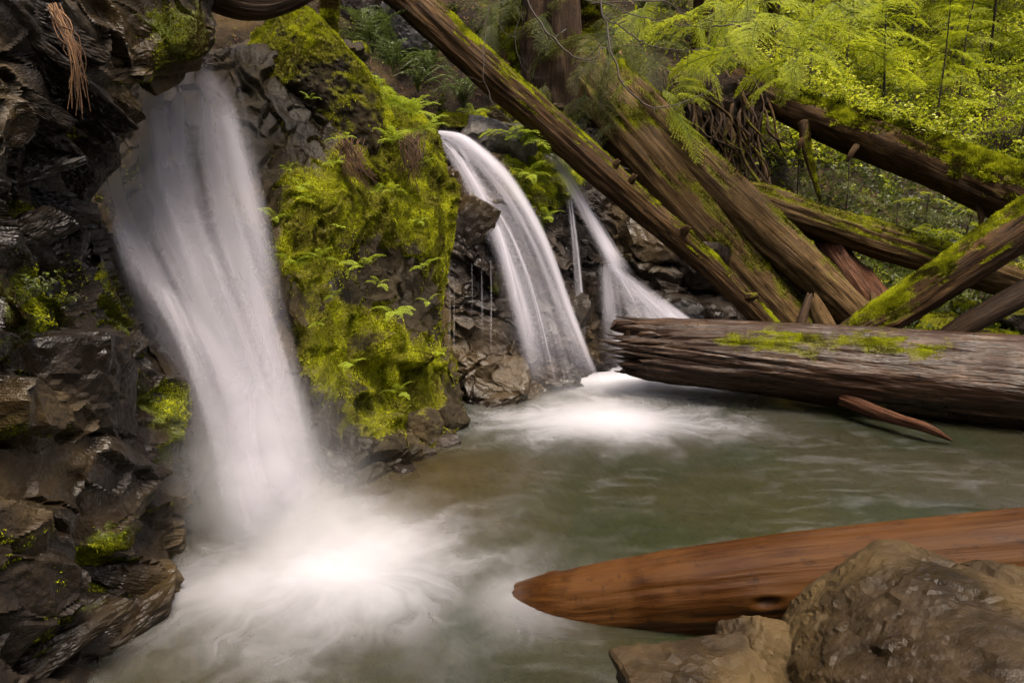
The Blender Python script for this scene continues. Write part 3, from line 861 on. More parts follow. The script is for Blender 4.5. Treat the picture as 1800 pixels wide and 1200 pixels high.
# ------------------------------------------------------------------ logs
def log(name, pts, radii, label, mat, seed, seg=56, ds=0.03, grain=0.05, lump=0.10, jag0=0.0, jag1=0.0, moss=-0.6, msx=None, tufts=0, cat='log',
        group=None, world=False, flutes=0, gfreq=3.0, parent=None, pbase=None, tb=0.0, spikes=9, knots=0, tsize=(0.010, 0.026), mossdir=(0, 0, 1), pname=None, crack=0.10):
    pts = np.array([p for p in pts], float)
    C3 = pts if world else W(pts[:, 0], pts[:, 1], pts[:, 2])
    C3 = np.asarray(C3)
    L = np.linalg.norm(np.diff(C3, axis=0), axis=1).sum()
    n = max(8, int(L / ds))
    C = spline(C3, n)
    r = np.interp(np.linspace(0, 1, n), np.linspace(0, 1, len(radii)), radii)
    T = unit(np.gradient(C, axis=0))
    ref = np.array([0, 0, 1.0]) if abs(T[:, 2]).mean() < 0.9 else np.array([0, 1.0, 0])
    S = unit(np.cross(T, ref)); U = np.cross(S, T)
    ph = np.arange(seg) / seg * 2 * math.pi
    s = np.linspace(0, L, n)
    rg = np.random.default_rng(seed)
    cs, sn = np.cos(ph), np.sin(ph)
    # jagged ends: each angle starts and stops at its own length
    ring = np.stack([cs, sn, np.full(seg, seed * 1.7)], -1)
    j0 = jag0 * np.abs(fbm(ring * spikes * 0.5, seed, 3, 0.8) - 0.35) * 2.2
    j1 = jag1 * np.abs(fbm(ring * spikes * 0.5, seed + 9, 3, 0.8) - 0.35) * 2.2
    v = np.linspace(0, 1, n)[:, None]
    S_ = (1 - v) * (j0[None] + 0 * v) + v * (L - j1[None])
    idx = S_ / L * (n - 1)
    i0 = np.clip(idx.astype(int), 0, n - 2); f = (idx - i0)[..., None]

    def at(A):
        return A[i0] * (1 - f) + A[i0 + 1] * f
    rad = np.interp(S_, s, r)
    lc = np.stack([cs[None] * r.mean() + 0 * S_, sn[None] * r.mean() + 0 * S_, S_ + seed * 5.3], -1)
    q = np.stack([cs[None] * gfreq + 0 * S_, sn[None] * gfreq + 0 * S_, S_ * 0.55 + seed], -1)
    g1 = np.abs(fbm(q * 1.4, seed + 1, 4, 0.6) - 0.5) * 2
    g2 = fbm(np.stack([cs[None] * 1.1 + 0 * S_, sn[None] * 1.1 + 0 * S_, S_ * 1.1 + seed], -1), seed + 2, 3) - 0.5
    g3 = fbm(np.stack([cs[None] * 7 + 0 * S_, sn[None] * 7 + 0 * S_, S_ * 2.5 + seed], -1), seed + 4, 3) - 0.5
    rr = rad * (1 + lump * 2 * g2) - grain * rad * 2.0 * (0.5 - g1) + g3 * grain * rad * 1.0
    g5 = fbm(np.stack([cs[None] * 2.2 + 0 * S_, sn[None] * 2.2 + 0 * S_, S_ * 0.22 + seed], -1) * 1.5, seed + 6, 3, 0.6) - 0.5
    rr = rr - rad * crack * np.exp(-(g5 / 0.022) ** 2)
    if flutes:
        rr = rr * (1 + 0.16 * np.sin(ph * flutes + 1.5 * g2)[None] if False else 1 + 0.16 * np.sin(ph[None] * flutes + 5 * g2))
    for k in range(knots):
        ks, kp = rg.uniform(0.1, 0.9) * L, rg.uniform(0, 2 * math.pi)
        dp = np.angle(np.exp(1j * (ph[None] - kp)))
        dd = ((S_ - ks) / (0.09)) ** 2 + (dp * rad / 0.05) ** 2
        rr = rr + rad * 0.14 * np.exp(-dd) - rad * 0.26 * np.exp(-dd * 5)
    P = at(C) + rr[..., None] * (cs[None, :, None] * at(S) + sn[None, :, None] * at(U))
    # inner faces of the ends
    rows = [P]
    lcs = [lc]

    def cap(row, depth, sgn):
        out = []
        ctr_i = 0 if sgn > 0 else n - 1
        base = P[row]
        ctr = base.mean(0)
        for k, (q_, dz) in enumerate(((0.93, 0.0), (0.72, 0.35), (0.4, 0.6), (0.06, 0.75))):
            w_ = (fbm(ring * (2.0 + k) + k, seed + 30 + k, 3) - 0.5)[:, None]
            out.append(ctr + (base - ctr) * q_ + T[ctr_i] * sgn * (depth * dz + w_ * depth * 1.0))
        return np.stack(out)
    c0 = cap(0, max(jag0 * 0.8, 0.03), 1)[::-1]; c1 = cap(-1, max(jag1 * 0.8, 0.03), -1)
    P = np.concatenate([c0, P, c1]); S_ = np.concatenate([np.repeat(S_[:1], 4, 0), S_, np.repeat(S_[-1:], 4, 0)])
    lc = np.concatenate([np.repeat(lc[:1], 4, 0), lc, np.repeat(lc[-1:], 4, 0)])
    for k in range(4):
        lc[3 - k, :, :2] *= (0.93, 0.72, 0.4, 0.06)[k]; lc[-4 + k, :, :2] *= (0.93, 0.72, 0.4, 0.06)[k]
    n2 = P.shape[0]
    Pw = np.concatenate([P, P[:, :1]], 1)
    Nn = grid_normals(Pw)[:, :-1]
    ctr = P.mean(1, keepdims=True)
    sgn = np.sign(((P - ctr) * Nn).sum(-1).mean())
    Nn = Nn * sgn
    m = 0.75 * (Nn @ np.array(mossdir)) + 1.2 * (fbm(P * 2.4, seed + 70, 4) - 0.5) + moss
    if msx is not None:
        m = m + np.interp(S_ / L, [a for a, _ in msx], [b for _, b in msx])
    m[:4] -= 1; m[-4:] -= 1
    m = np.clip(m, 0, 1.2)
    F = grid_faces(n2, seg, True)
    if sgn < 0:
        F = F[:, ::-1]
    base = base_of(P) if pbase is None else pbase
    if parent is not None:
        return link(pname or name, mesh_data(name, P - base, F, {'lc': lc, 'moss': m}), mat, parent)
    if not tufts:
        o = link(name, mesh_data(name, P - base, F, {'lc': lc, 'moss': m}), mat, None, base)
        return tag(o, label, cat, group)
    t = thing(name, base, label, cat, group)
    link(pname or 'trunk', mesh_data(name, P - base, F, {'lc': lc, 'moss': m}), mat, t)
    add_moss(t, base, P, Nn, sstep(0.36, 0.8, m), tufts, seed=seed + 5, tb=tb, size=tsize)
    t['_b'] = [float(x) for x in base]
    return t


def px_r(w, d):
    return w * d / FPX / 2


# the long mossy log leaning from the top of the picture down behind the broken log
log('leaning_log', [(640, -75, 8.4), (720, 0, 8.2), (900, 165, 8.1), (1100, 340, 8.2), (1260, 480, 8.3), (1385, 610, 8.4)],
    [px_r(74, 8.2), px_r(68, 8.2), px_r(62, 8.2), px_r(54, 8.2), px_r(42, 8.3), px_r(34, 8.3)],
    'thin dark log with mossy upper edge leaning from top centre to the broken log', M_WMOSS, 3, grain=0.16, lump=0.10, moss=-0.10, mossdir=(0.75, 0.0, 0.75), tufts=34000, knots=14, ds=0.02, tb=-0.05)
la = bpy.data.objects['leaning_log']; lb = np.array(la['_b'])
for k, (x, y, ex, ey) in enumerate([(1075, 300, 1088, 280), (1105, 325, 1118, 306), (1315, 525, 1334, 518), (880, 130, 893, 108), (960, 205, 952, 224), (1200, 410, 1212, 396)]):
    log('limb_stub', [(x, y, 8.15), ((x + ex) / 2, (y + ey) / 2, 8.08), (ex, ey, 8.05)], [0.06, 0.045, 0.03], '', M_WMOSS, 560 + k, seg=14, ds=0.02, grain=0.2, lump=0.25, parent=la, pbase=lb, moss=-0.2, jag1=0.03)
log('leaning_log', [(1010, 95, 10.2), (1045, 165, 9.9), (1180, 330, 9.5), (1330, 500, 9.2), (1440, 625, 9.1)], [px_r(95, 9.9), px_r(105, 9.7), px_r(98, 9.5), px_r(85, 9.2), px_r(74, 9.1)],
    'thick greenish leaning log just right of the thin mossy one, ending in a stub above', M_WGREY, 4, grain=0.10, lump=0.10, moss=-0.02, mossdir=(0.2, -0.3, 0.7), tufts=14000, jag0=0.3, tb=-0.2)
log('leaning_log', [(1075, 130, 10.0), (1180, 245, 9.6), (1330, 390, 9.2), (1450, 500, 8.95), (1560, 610, 8.8)], [px_r(70, 9.9), px_r(84, 9.6), px_r(84, 9.2), px_r(72, 8.9), px_r(58, 8.8)],
    'bare weathered grey-brown leaning log, rightmost of the leaning logs, with fine lengthwise grain', M_WGREY, 6, grain=0.09, lump=0.07, moss=-0.40, msx=[(0, 0.6), (0.35, 0.45), (0.6, 0.2), (1, 0)], mossdir=(0.4, -0.1, 0.8), tufts=12000, tb=-0.12)
log('fallen_log', [(1285, 335, 9.9), (1340, 355, 9.9), (1500, 408, 9.8), (1650, 455, 9.7), (1800, 500, 9.6), (1960, 550, 9.5)], [px_r(40, 9.9), px_r(62, 9.9), px_r(66, 9.8), px_r(66, 9.7), px_r(62, 9.6), px_r(60, 9.6)],
    'moss-topped fallen log crossing behind the slanting log, below the plant-covered log', M_WGREY, 8, grain=0.12, moss=0.05, tufts=20000, jag0=0.35, tb=-0.1)
log('nurse_log', [(1290, 140, 11.4), (1400, 195, 10.9), (1560, 255, 10.0), (1700, 310, 9.2), (1830, 365, 8.6), (1980, 430, 8.1)], [px_r(50, 11), px_r(62, 10.9), px_r(84, 10), px_r(96, 9.2), px_r(104, 8.6), px_r(108, 8.1)],
    'fallen log at upper right with bright leafy plants and deep moss growing along its top', M_WMOSS, 10, grain=0.08, moss=0.0, msx=[(0, -0.1), (0.3, 0.0), (0.6, 0.1), (1, 0.35)], tufts=30000, tsize=(0.02, 0.06), tb=-0.05)
log('slanting_log', [(1462, 612, 7.55), (1500, 590, 7.5), (1600, 528, 7.4), (1700, 462, 7.3), (1800, 396, 7.2), (1960, 290, 7.0)], [px_r(48, 7.5), px_r(60, 7.5), px_r(72, 7.4), px_r(80, 7.3), px_r(86, 7.2), px_r(90, 7)],
    'stout mossy log slanting up to the right edge, resting on the broken log', M_WMOSS, 12, grain=0.10, lump=0.06, moss=-0.05, mossdir=(-0.45, 0.0, 0.8), tufts=34000, knots=5, ds=0.02, tb=0.0)
log('slanting_pole', [(1630, 612, 7.45), (1700, 570, 7.4), (1800, 515, 7.3), (1930, 445, 7.2)], [px_r(26, 7.4), px_r(42, 7.4), px_r(46, 7.3), px_r(48, 7.2)],
    'slim dark bare pole slanting up to the right edge, below the stout slanting log', M_WDARK, 14, grain=0.06, lump=0.05, moss=-0.75, seg=32)


def broken_log():
    """the big soaked log: splintered left end, wet top"""
    pts = W(np.array([1052, 1200, 1400, 1600, 1800, 2050., 2450]), np.array([609, 620, 636, 657, 676, 706., 760]), np.array([7.45, 7.3, 7.08, 6.85, 6.6, 6.3, 5.9]))
    L = np.linalg.norm(np.diff(pts, axis=0), axis=1).sum()
    n, seg = 270, 150
    C = spline(pts, n); T = unit(np.gradient(C, axis=0))
    S = unit(np.cross(T, np.array([0, 0, 1.0]))); U = np.cross(S, T)     # S points to the camera side
    if S[0, 1] > 0:
        S = -S
    ph = np.arange(seg) / seg * 2 * math.pi
    cs, sn = np.cos(ph), np.sin(ph)
    # start of each fibre: long spike on the upper back, ragged front, short below
    deg = np.degrees(ph)
    ring = np.stack([cs, sn, 0 * cs], -1)
    shards = [(0, .13), (14, .02), (30, .10), (44, .30), (56, .16), (68, .48), (80, .20), (90, .04), (100, .40), (116, .30), (140, .55), (170, .45), (200, .5), (235, .36), (262, .5), (282, .24), (297, .14), (312, .34), (328, .20), (345, .30)]
    j = np.full(seg, 0.0)
    for q_, (a0, l0) in enumerate(shards):
        a1 = shards[q_ + 1][0] if q_ + 1 < len(shards) else 360
        k_ = (deg >= a0) & (deg < a1)
        j[k_] = l0 * 1.55 + 0.45 * np.abs((deg[k_] - a0) / (a1 - a0) - 0.45)
    j = j + 0.20 * np.abs(fbm(ring * 7, 3, 3, 0.8) - 0.45) + 0.14 * (fbm(ring * 22, 5, 2) - 0.4)
    v = np.linspace(0, 1, n)[:, None] ** 1.25
    S_ = j[None] * (1 - v) + L * v
    idx = np.clip(S_ / L * (n - 1), 0, n - 1.001); i0 = idx.astype(int); f = (idx - i0)[..., None]

    def at(A):
        return A[i0] * (1 - f) + A[np.minimum(i0 + 1, n - 1)] * f
    rad = np.interp(S_, [0, 0.8, 2.6, 5.2, 7], [0.305, 0.33, 0.40, 0.46, 0.46])
    q = np.stack([cs[None] * 2.6 + 0 * S_, sn[None] * 2.6 + 0 * S_, S_ * 0.5], -1)
    g1 = np.abs(fbm(q * 1.6, 21, 5, 0.62) - 0.5) * 2
    g2 = fbm(q * 0.5 + 3, 22, 3) - 0.5
    g3 = fbm(np.stack([cs[None] * 9 + 0 * S_, sn[None] * 9 + 0 * S_, S_ * 1.6], -1), 23, 4, 0.6) - 0.5
    near = np.exp(-S_ / 0.9)
    split = np.abs(np.sin(ph[None] * 9 + 6 * g2 + S_ * 0.8))
    rr = rad * (1 + 0.16 * g2) - 0.07 * (0.4 - g1) * (0.35 + near) + 0.035 * g3
    rr = rr - near * 0.10 * (1 - sstep(0, 0.35, split)) - near * 0.03
    # the pit in the upper left flank
    rr = rr - 0.05 * np.exp(-((S_ - 0.80) / 0.07) ** 2 - (np.angle(np.exp(1j * (ph[None] - 0.9))) / 0.12) ** 2)
    P = at(C) + rr[..., None] * (cs[None, :, None] * at(S) + sn[None, :, None] * at(U))
    lc = np.stack([cs[None] * 0.36 + 0 * S_, sn[None] * 0.36 + 0 * S_, S_], -1)
    caps, lcc = [], []
    ctr0 = C[0]
    for k, (qv, dz) in enumerate(((0.90, 0.02), (0.80, 0.16), (0.62, 0.30), (0.42, 0.40), (0.2, 0.46), (0.02, 0.5))):
        wv = (fbm(ring * (5 + k) * qv + k, 60 + k, 3, 0.7) - 0.5)[:, None]
        rowS = j + dz * 0.5 + 0 * j
        cc = C[np.clip((rowS / L * (n - 1)).astype(int), 0, n - 1)]
        caps.append(cc + (rr[0] * qv)[:, None] * (cs[:, None] * S[0] + sn[:, None] * U[0]) + T[0] * wv * 0.35)
        l2 = lc[0].copy(); l2[:, :2] *= qv; lcc.append(l2)
    P = np.concatenate([np.stack(caps)[::-1], P]); lc = np.concatenate([np.stack(lcc)[::-1], lc]); S_ = np.concatenate([np.repeat(S_[:1], 6, 0), S_])
    Pw = np.concatenate([P, P[:, :1]], 1)
    Nn = grid_normals(Pw)[:, :-1]
    sg = np.sign(((P - P.mean(1, keepdims=True)) * Nn).sum(-1).mean()); Nn = Nn * sg
    band = np.exp(-((np.degrees(ph)[None] - 46) / 26) ** 2)
    x = S_
    along = np.interp(x, [0, 1.1, 1.5, 2.1, 2.35, 2.5, 2.9, 3.3, 3.6, 6], [0, 0, 0.55, 0.85, 0.75, 0.55, 0.9, 0.5, 0.05, 0])
    m = band * along * 1.0 + 1.8 * (fbm(P * np.array([3.0, 8, 8]), 71, 4, 0.65) - 0.5) - 0.10
    m[:6] -= 1
    m = np.clip(m, 0, 1.2)
    F = grid_faces(P.shape[0], seg, True)
    if sg < 0:
        F = F[:, ::-1]
    base = base_of(P)
    t = thing('broken_log', base, 'big wet brown log with splintered left end and bright moss streak above the pool', 'log')
    link('trunk', mesh_data('trunk', P - base, F, {'lc': lc, 'moss': m}), M_WBIG, t)
    add_moss(t, base, P, Nn, sstep(0.4, 0.85, m), 16000, seed=33, size=(0.006, 0.013), tb=0.15)
    # loose splinters standing off the broken end
    for k, (x0, y0, x1, y1, w) in enumerate([(1080, 556, 1240, 578, 11), (1072, 575, 1190, 590, 9), (1066, 588, 1170, 606, 9), (1050, 596, 1150, 624, 13), (1056, 614, 1150, 634, 11), (1078, 652, 1200, 664, 13), (1062, 626, 1160, 642, 9), (1090, 566, 1180, 582, 7)]):
        log('splinter', [(x0, y0, 7.4 + .02 * (k % 3)), ((x0 + x1) / 2, (y0 + y1) / 2 - 1, 7.33), (x1, y1, 7.25)], [0.006, px_r(w, 7.3), px_r(w * 1.4, 7.3)], '', M_WBIG, 500 + k,
            seg=14, ds=0.03, grain=0.25, lump=0.2, parent=t, pbase=base, moss=-1.5, jag0=0.05)
    return t


broken_log()

# the smooth red log in front
RL = [(915, -0.10, 4.0), (955, -0.06, 3.95), (1010, -0.015, 3.89), (1100, 0.05, 3.82), (1200, 0.13, 3.74), (1400, 0.26, 3.6), (1800, 0.50, 3.3), (2050, 0.63, 3.1), (2500, 0.80, 2.85)]
RL = [(x, 600 - FPX * ((z - CAMZ) / d + math.sin(PITCH)) / math.cos(PITCH), d) for x, z, d in RL]
rl = log('red_log', RL, [0.135, 0.158, 0.178, 0.198, 0.212, 0.23, 0.23, 0.23, 0.23], 'smooth wet red-brown log in the foreground, its left end sunk in the foam', M_WRED, 16, seg=110, ds=0.018, grain=0.025, lump=0.06, moss=-0.95, knots=5, gfreq=3, crack=0.03, jag0=0.1)

log('broken_branch_stub', [(1480, 700, 6.75), (1560, 730, 6.4), (1630, 752, 6.15), (1676, 775, 6.08)], [0.07, 0.062, 0.045, 0.01], 'short broken branch stub under the big broken log, pointing into the pool', M_ROT, 18, seg=30, ds=0.012, grain=0.22, lump=0.25, moss=-1, cat='branch', jag1=0.08)
log('stick', [(1402, 590, 7.6), (1410, 560, 7.6), (1424, 516, 7.65)], [0.055, 0.05, 0.035], 'short upright dark stick standing behind the broken log', M_WDARK, 19, seg=20, ds=0.02, grain=0.08, moss=-1, jag1=0.06, cat='branch')
log('broken_post', [(1465, 600, 8.5), (1445, 560, 8.55), (1425, 515, 8.6)], [0.13, 0.12, 0.07], 'grey split piece of wood leaning between the weathered log and the upright stick', M_WGREY, 20, seg=28, ds=0.02, grain=0.15, moss=-1, jag1=0.2, cat='branch')
log('stick', [(1545, 560, 8.3), (1538, 540, 8.3), (1533, 516, 8.35)], [0.045, 0.04, 0.035], 'small cut stub poking up left of the slanting log', M_WGREY, 22, seg=16, ds=0.02, grain=0.08, moss=-1, cat='branch')
log('driftwood', [(1420, 590, 7.75), (1470, 582, 7.75), (1540, 584, 7.7), (1620, 600, 7.65)], [0.02, 0.03, 0.035, 0.03], 'thin curved driftwood branch lying along the top of the broken log', M_WGREY, 24, seg=14, ds=0.03, moss=-1, cat='branch')
log('driftwood', [(1590, 604, 7.6), (1620, 588, 7.6), (1680, 579, 7.65), (1740, 582, 7.8)], [0.02, 0.026, 0.022, 0.012], 'pale thin bent branch beside the foot of the slim pole', M_WGREY, 25, seg=14, ds=0.03, moss=-1, cat='branch')
log('driftwood', [(1530, 566, 8.0), (1580, 585, 7.9), (1640, 607, 7.8)], [0.06, 0.055, 0.04], 'short grey driftwood piece behind the foot of the stout slanting log', M_WGREY, 26, seg=18, ds=0.03, moss=-1, cat='branch')
log('dark_log', [(300, -62, 5.0), (370, -18, 5.1), (440, 8, 5.2), (500, -6, 5.35), (560, -40, 5.5)], [0.14, 0.15, 0.12, 0.13, 0.14], 'dark reddish log end jammed at the top edge above the big waterfall', M_WDARK, 27, grain=0.15, lump=0.15, moss=-1)
# rotten stump and hanging roots
log('rotten_stump', [(1545, 600, 9.6), (1490, 520, 9.9), (1440, 440, 10.2), (1405, 385, 10.4)], [px_r(130, 9.6), px_r(110, 9.9), px_r(95, 10.2), px_r(70, 10.3)], 'rotten reddish-brown stump behind the weathered leaning log', M_ROT, 28, grain=0.22, lump=0.2, moss=-0.6, jag1=0.7, flutes=7, tufts=3000, mossdir=(0.7, 0, 0.4), cat='stump', tb=-0.2)
for k, (x, w, top, bot, d, lab, mo, fl) in enumerate([
        (968, 105, -420, 235, 10.0, 'fluted dark cedar trunk at top centre behind the thin mossy leaning log', -0.75, 7),
        (905, 70, -420, 190, 10.7, 'trunk thick with olive moss left of the fluted cedar', 0.15, 0),
        (577, 34, -300, 110, 9.4, 'thin mossy trunk standing behind the mossy boulder', 0.0, 0),
        (1035, 50, -420, 190, 10.8, 'mossy trunk right of the fluted cedar', 0.2, 0),
        (660, 60, -400, 90, 11.2, 'dark trunk in the shade above the sword ferns', -0.5, 5),
        (1230, 40, -420, 240, 12.4, 'shaded trunk behind the hanging branches', -0.2, 0),
        (1330, 34, -420, 300, 12.3, 'slim dark trunk above the hanging roots', -0.3, 0)]):
    b0 = W(x, bot, d); t0 = b0 + np.array([RNG.normal() * 0.15, 0.3, (bot - top) / FPX * d])
    log('tree_trunk', [tuple(b0 + (0, 0, -0.4)), tuple(b0 + (0, 0, 0.3)), tuple(b0 * 0.6 + t0 * 0.4), tuple(t0)], [px_r(w * 1.5, d), px_r(w * 1.05, d), px_r(w * 0.9, d), px_r(w * 0.8, d)], lab,
        M_WDARK if fl else M_WMOSS, 700 + k, world=True, ds=0.04, seg=60, grain=0.10, lump=0.08, flutes=fl, moss=mo, mossdir=(0.15, -0.8, 0.2), tufts=14000 if mo > -0.3 else 2500, tb=-0.25, cat='tree', tsize=(0.02, 0.06))
roots = thing('root_mass', W(1230, 330, 10.6), 'brown hanging roots and peeling bark right of the leaning logs', 'roots')
rb = np.array(roots.location)
for k in range(90):
    x0 = RNG.uniform(1165, 1330); y0 = RNG.uniform(120, 230); d = RNG.uniform(10.2, 11.0)
    x1 = x0 + RNG.uniform(-15, 80); y1 = y0 + RNG.uniform(70, 200)
    log('root', [(x0, y0, d), (x0 + (x1 - x0) * .3 + RNG.normal() * 10, y0 * .6 + y1 * .4, d - .15), (x0 + (x1 - x0) * .6 + RNG.normal() * 10, y0 * .25 + y1 * .75, d - .2), (x1, y1, d - 0.1)],
        [0.02, RNG.uniform(0.010, 0.035), RNG.uniform(0.008, 0.028), 0.005], '', M_WDARK if k % 3 else M_WMOSS, 600 + k, seg=9, ds=0.07,
        parent=roots, pbase=rb, grain=0.3, lump=0.4, moss=-0.7 if k % 3 else 0.0)
stone('root_plate', 1245, 240, 11.0, (0.75, 0.4, 0.85), 655, M_SOIL, roots, rb, moss=-0.3, sub=5, amp=0.8)
for k, (a, m_, e) in enumerate([((1412, 215), (1420, 275), (1442, 355)), ((1420, 235), (1408, 250), (1405, 265)), ((1505, 258), (1496, 270), (1490, 285)), ((1720, 358), (1725, 380), (1722, 400))]):
    log('hanging_branch', [(*a, 10.6 - .6 * (k > 1) - (k > 2)), (*m_, 10.5 - .6 * (k > 1) - (k > 2)), (*e, 10.5 - .6 * (k > 1) - (k > 2))], [0.05 if k else 0.08, 0.06 if k == 0 else .04, 0.015],
        ['mossy branch hanging down from the plant-covered log', 'short broken branch beside the mossy hanging one', 'small dark stub under the middle of the plant-covered log', 'dark stub hanging under the right end of the plant-covered log'][k],
        M_WMOSS, 640 + k, seg=16, ds=0.03, moss=0.1 if k == 0 else -0.7, mossdir=(0.3, -0.6, 0.3), tufts=2500 if k == 0 else 0, cat='branch')

# ------------------------------------------------------------------ separate stones
stone('mossy_boulder', 545, 142, 6.6, (0.62, 0.55, 0.58), 812, M_BUTT, rz=R(35), ry=R(18), moss=0.42, tufts=30000, label='large boulder with a mossy top on the buttress, right of the big waterfall lip', cat='boulder', sub=6, amp=0.34, tb=0.05, planes=12, soft=14)
stone('foreground_boulder', 1600, 1215, 2.60, (0.60, 0.50, 0.44), 830, M_BOUL, rz=R(20), ry=R(8), moss=-0.60, tufts=6000, label='large brown angular boulder in the lower right corner', cat='boulder', sub=6, amp=0.26, planes=14, soft=18)
stone('foreground_rock', 1790, 1150, 2.75, (0.30, 0.3, 0.32), 831, M_BOUL, rz=R(60), ry=R(30), moss=-0.55, label='brown rock at the right edge behind the large foreground boulder', cat='rock', sub=5)
stone('foreground_rock', 1265, 1275, 2.50, (0.32, 0.3, 0.145), 833, M_BOUL, rz=R(10), moss=-0.9, label='low wet dark rock left of the large foreground boulder', cat='rock', sub=5, amp=0.4)
stone('foreground_rock', 1345, 1165, 2.80, (0.22, 0.22, 0.17), 837, M_BOUL, rz=R(50), moss=-0.8, label='small brown rock between the red log and the large foreground boulder', cat='rock', sub=5)
stone('shelf_rock', 880, 208, 8.9, (0.22, 0.2, 0.13), 840, M_BUTT, moss=0.3, tufts=4000, label='small round mossy stone above the middle waterfall lip', cat='rock', sub=4)
stone('shelf_rock', 800, 222, 8.5, (0.28, 0.25, 0.14), 841, M_BUTT, moss=0.3, tufts=4000, label='low mossy stone just left of the middle waterfall lip', cat='rock', sub=4, tb=-0.1)
for k, (x, y, d, s) in enumerate([(1650, 585, 9.3, .35), (1740, 600, 8.9, .3), (1590, 560, 9.7, .3), (1780, 560, 9.6, .35), (1700, 555, 10, .3)]):
    stone('bank_rock', x, y, d, (s, s, s * .6), 860 + k, M_BUTT, rz=k, moss=0.25, tufts=4000, cat='rock', sub=4, group='mossy rocks on the far bank', tb=-0.05,
          label=['mossy far-bank rock between the slim pole and the slanting log', 'mossy far-bank rock nearest the right edge behind the broken log', 'mossy far-bank rock farthest left, beside the slanting log foot', 'mossy far-bank rock at the right edge, higher than its neighbour', 'mossy far-bank rock above the slim pole foot'][k])
stone('hill_rock', 730, 60, 10.6, (0.5, 0.4, 0.4), 880, M_GREY, rz=1, moss=-0.4, label='grey rock in the shade above the sword ferns', cat='rock', sub=5)
stone('hill_rock', 640, 20, 10.9, (0.6, 0.4, 0.5), 881, M_WET, rz=2, moss=-0.5, label='dark rock at the top edge behind the thin mossy trunk', cat='rock', sub=5)

# ------------------------------------------------------------------ falling water


def fall_mat(name, dens, fx, fy, edge=0.22, lo=0.40, hi=0.68, top=0.04, bot=0.10):
    m, b = new_mat(name)
    uv = b.n('UVMap').outputs[0]
    sp = b.n('SeparateXYZ', Vector=uv)
    rnd = b.n('ObjectInfo').outputs['Random']
    vec = b.n('CombineXYZ', X=b.math('MULTIPLY', sp.outputs[0], fx), Y=b.math('MULTIPLY', sp.outputs[1], fy), Z=b.math('MULTIPLY', rnd, 40.0))
    n1 = b.noise(vec, 1.0, 2, 0.5)
    e = b.math('MULTIPLY', b.rng(sp.outputs[0], 0.0, edge), b.rng(sp.outputs[0], 1.0, 1.0 - edge))
    v = b.math('MULTIPLY', b.rng(sp.outputs[1], 0.0, top), b.rng(sp.outputs[1], 1.0, 1.0 - bot))
    # thin edges: streaks eat in from the sides
    den = b.rng(b.math('ADD', n1.outputs[0], b.math('MULTIPLY', b.math('SUBTRACT', e, 1.0), 0.30)), lo, hi)
    a = b.math('MULTIPLY', b.math('MULTIPLY', den, dens), b.math('MULTIPLY', v, e), True)
    df = b.n('BsdfDiffuse', Color=(0.66, 0.65, 0.73))
    tl = b.n('BsdfTranslucent', Color=(0.66, 0.65, 0.73))
    body = b.n('MixShader', Fac=0.45, i1=df, i2=tl)
    b.out(b.n('MixShader', Fac=a, i1=b.n('BsdfTransparent'), i2=body))
    return m


M_F1 = fall_mat('soft_falling_water', 0.42, 2.6, 1.5, 0.42, 0.24, 0.72, 0.06, 0.13)
M_F2 = fall_mat('bright_falling_water', 0.80, 3.0, 0.8, 0.50, 0.24, 0.66, 0.03, 0.30)
M_F2B = fall_mat('soft_bright_water', 0.5, 6.0, 0.45, 0.25, 0.36, 0.66, 0.04, 0.32)
M_F2C = fall_mat('soft_water_veil', 0.30, 4.0, 0.8, 0.30, 0.30, 0.66, 0.04, 0.30)
M_F3 = fall_mat('thin_water_veil', 0.34, 10.0, 0.9, 0.30, 0.42, 0.68, 0.10, 0.40)


def veil(name, L, Rr, mat, parent, base, bulge=0.06, fold=0.02, seed=1, nu=40, nv=90, off=0.0):
    """sheet of water between two falling edges"""
    A = spline(W(*np.array(L, float).T), nv); B = spline(W(*np.array(Rr, float).T), nv)
    u = np.linspace(0, 1, nu)
    P = A[:, None] * (1 - u[None, :, None]) + B[:, None] * u[None, :, None]
    N = grid_normals(P)
    if N[..., 1].mean() > 0:
        N = -N
    uu, vv = np.meshgrid(u, np.linspace(0, 1, nv))
    fo = fbm(np.stack([uu * 5, vv * 1.3, uu * 0 + seed], -1), seed, 3) - 0.5
    P = P + N * (bulge * np.sin(uu * math.pi) + fold * 2 * fo + off)[..., None]
    me = mesh_data(name, P - base, grid_faces(nv, nu), uv=np.stack([uu, vv], -1))
    return link(name, me, mat, parent)


def strand(name, pts, widths, mat, parent, base, seed=1, bulge=0.3, nu=16, nv=80, face=(0.45, -0.85, 0.25)):
    pts = np.array(pts, float)
    C = spline(W(*pts.T), nv)
    w = np.interp(np.linspace(0, 1, nv), np.linspace(0, 1, len(widths)), widths) * np.interp(np.linspace(0, 1, nv), np.linspace(0, 1, len(pts)), pts[:, 2]) / FPX
    T = unit(np.gradient(C, axis=0))
    S = unit(np.cross(T, np.array(face)));  O = unit(np.cross(S, T))
    if (O @ np.array(face)).mean() < 0:
        O = -O
    u = np.linspace(0, 1, nu)
    uu, vv = np.meshgrid(u, np.linspace(0, 1, nv))
    P = C[:, None] + (u - 0.5)[None, :, None] * w[:, None, None] * S[:, None] + (np.sin(u * math.pi)[None, :, None] * bulge * w[:, None, None]) * O[:, None]
    me = mesh_data(name, P - base, grid_faces(nv, nu), uv=np.stack([uu, vv], -1))
    return link(name, me, mat, parent)


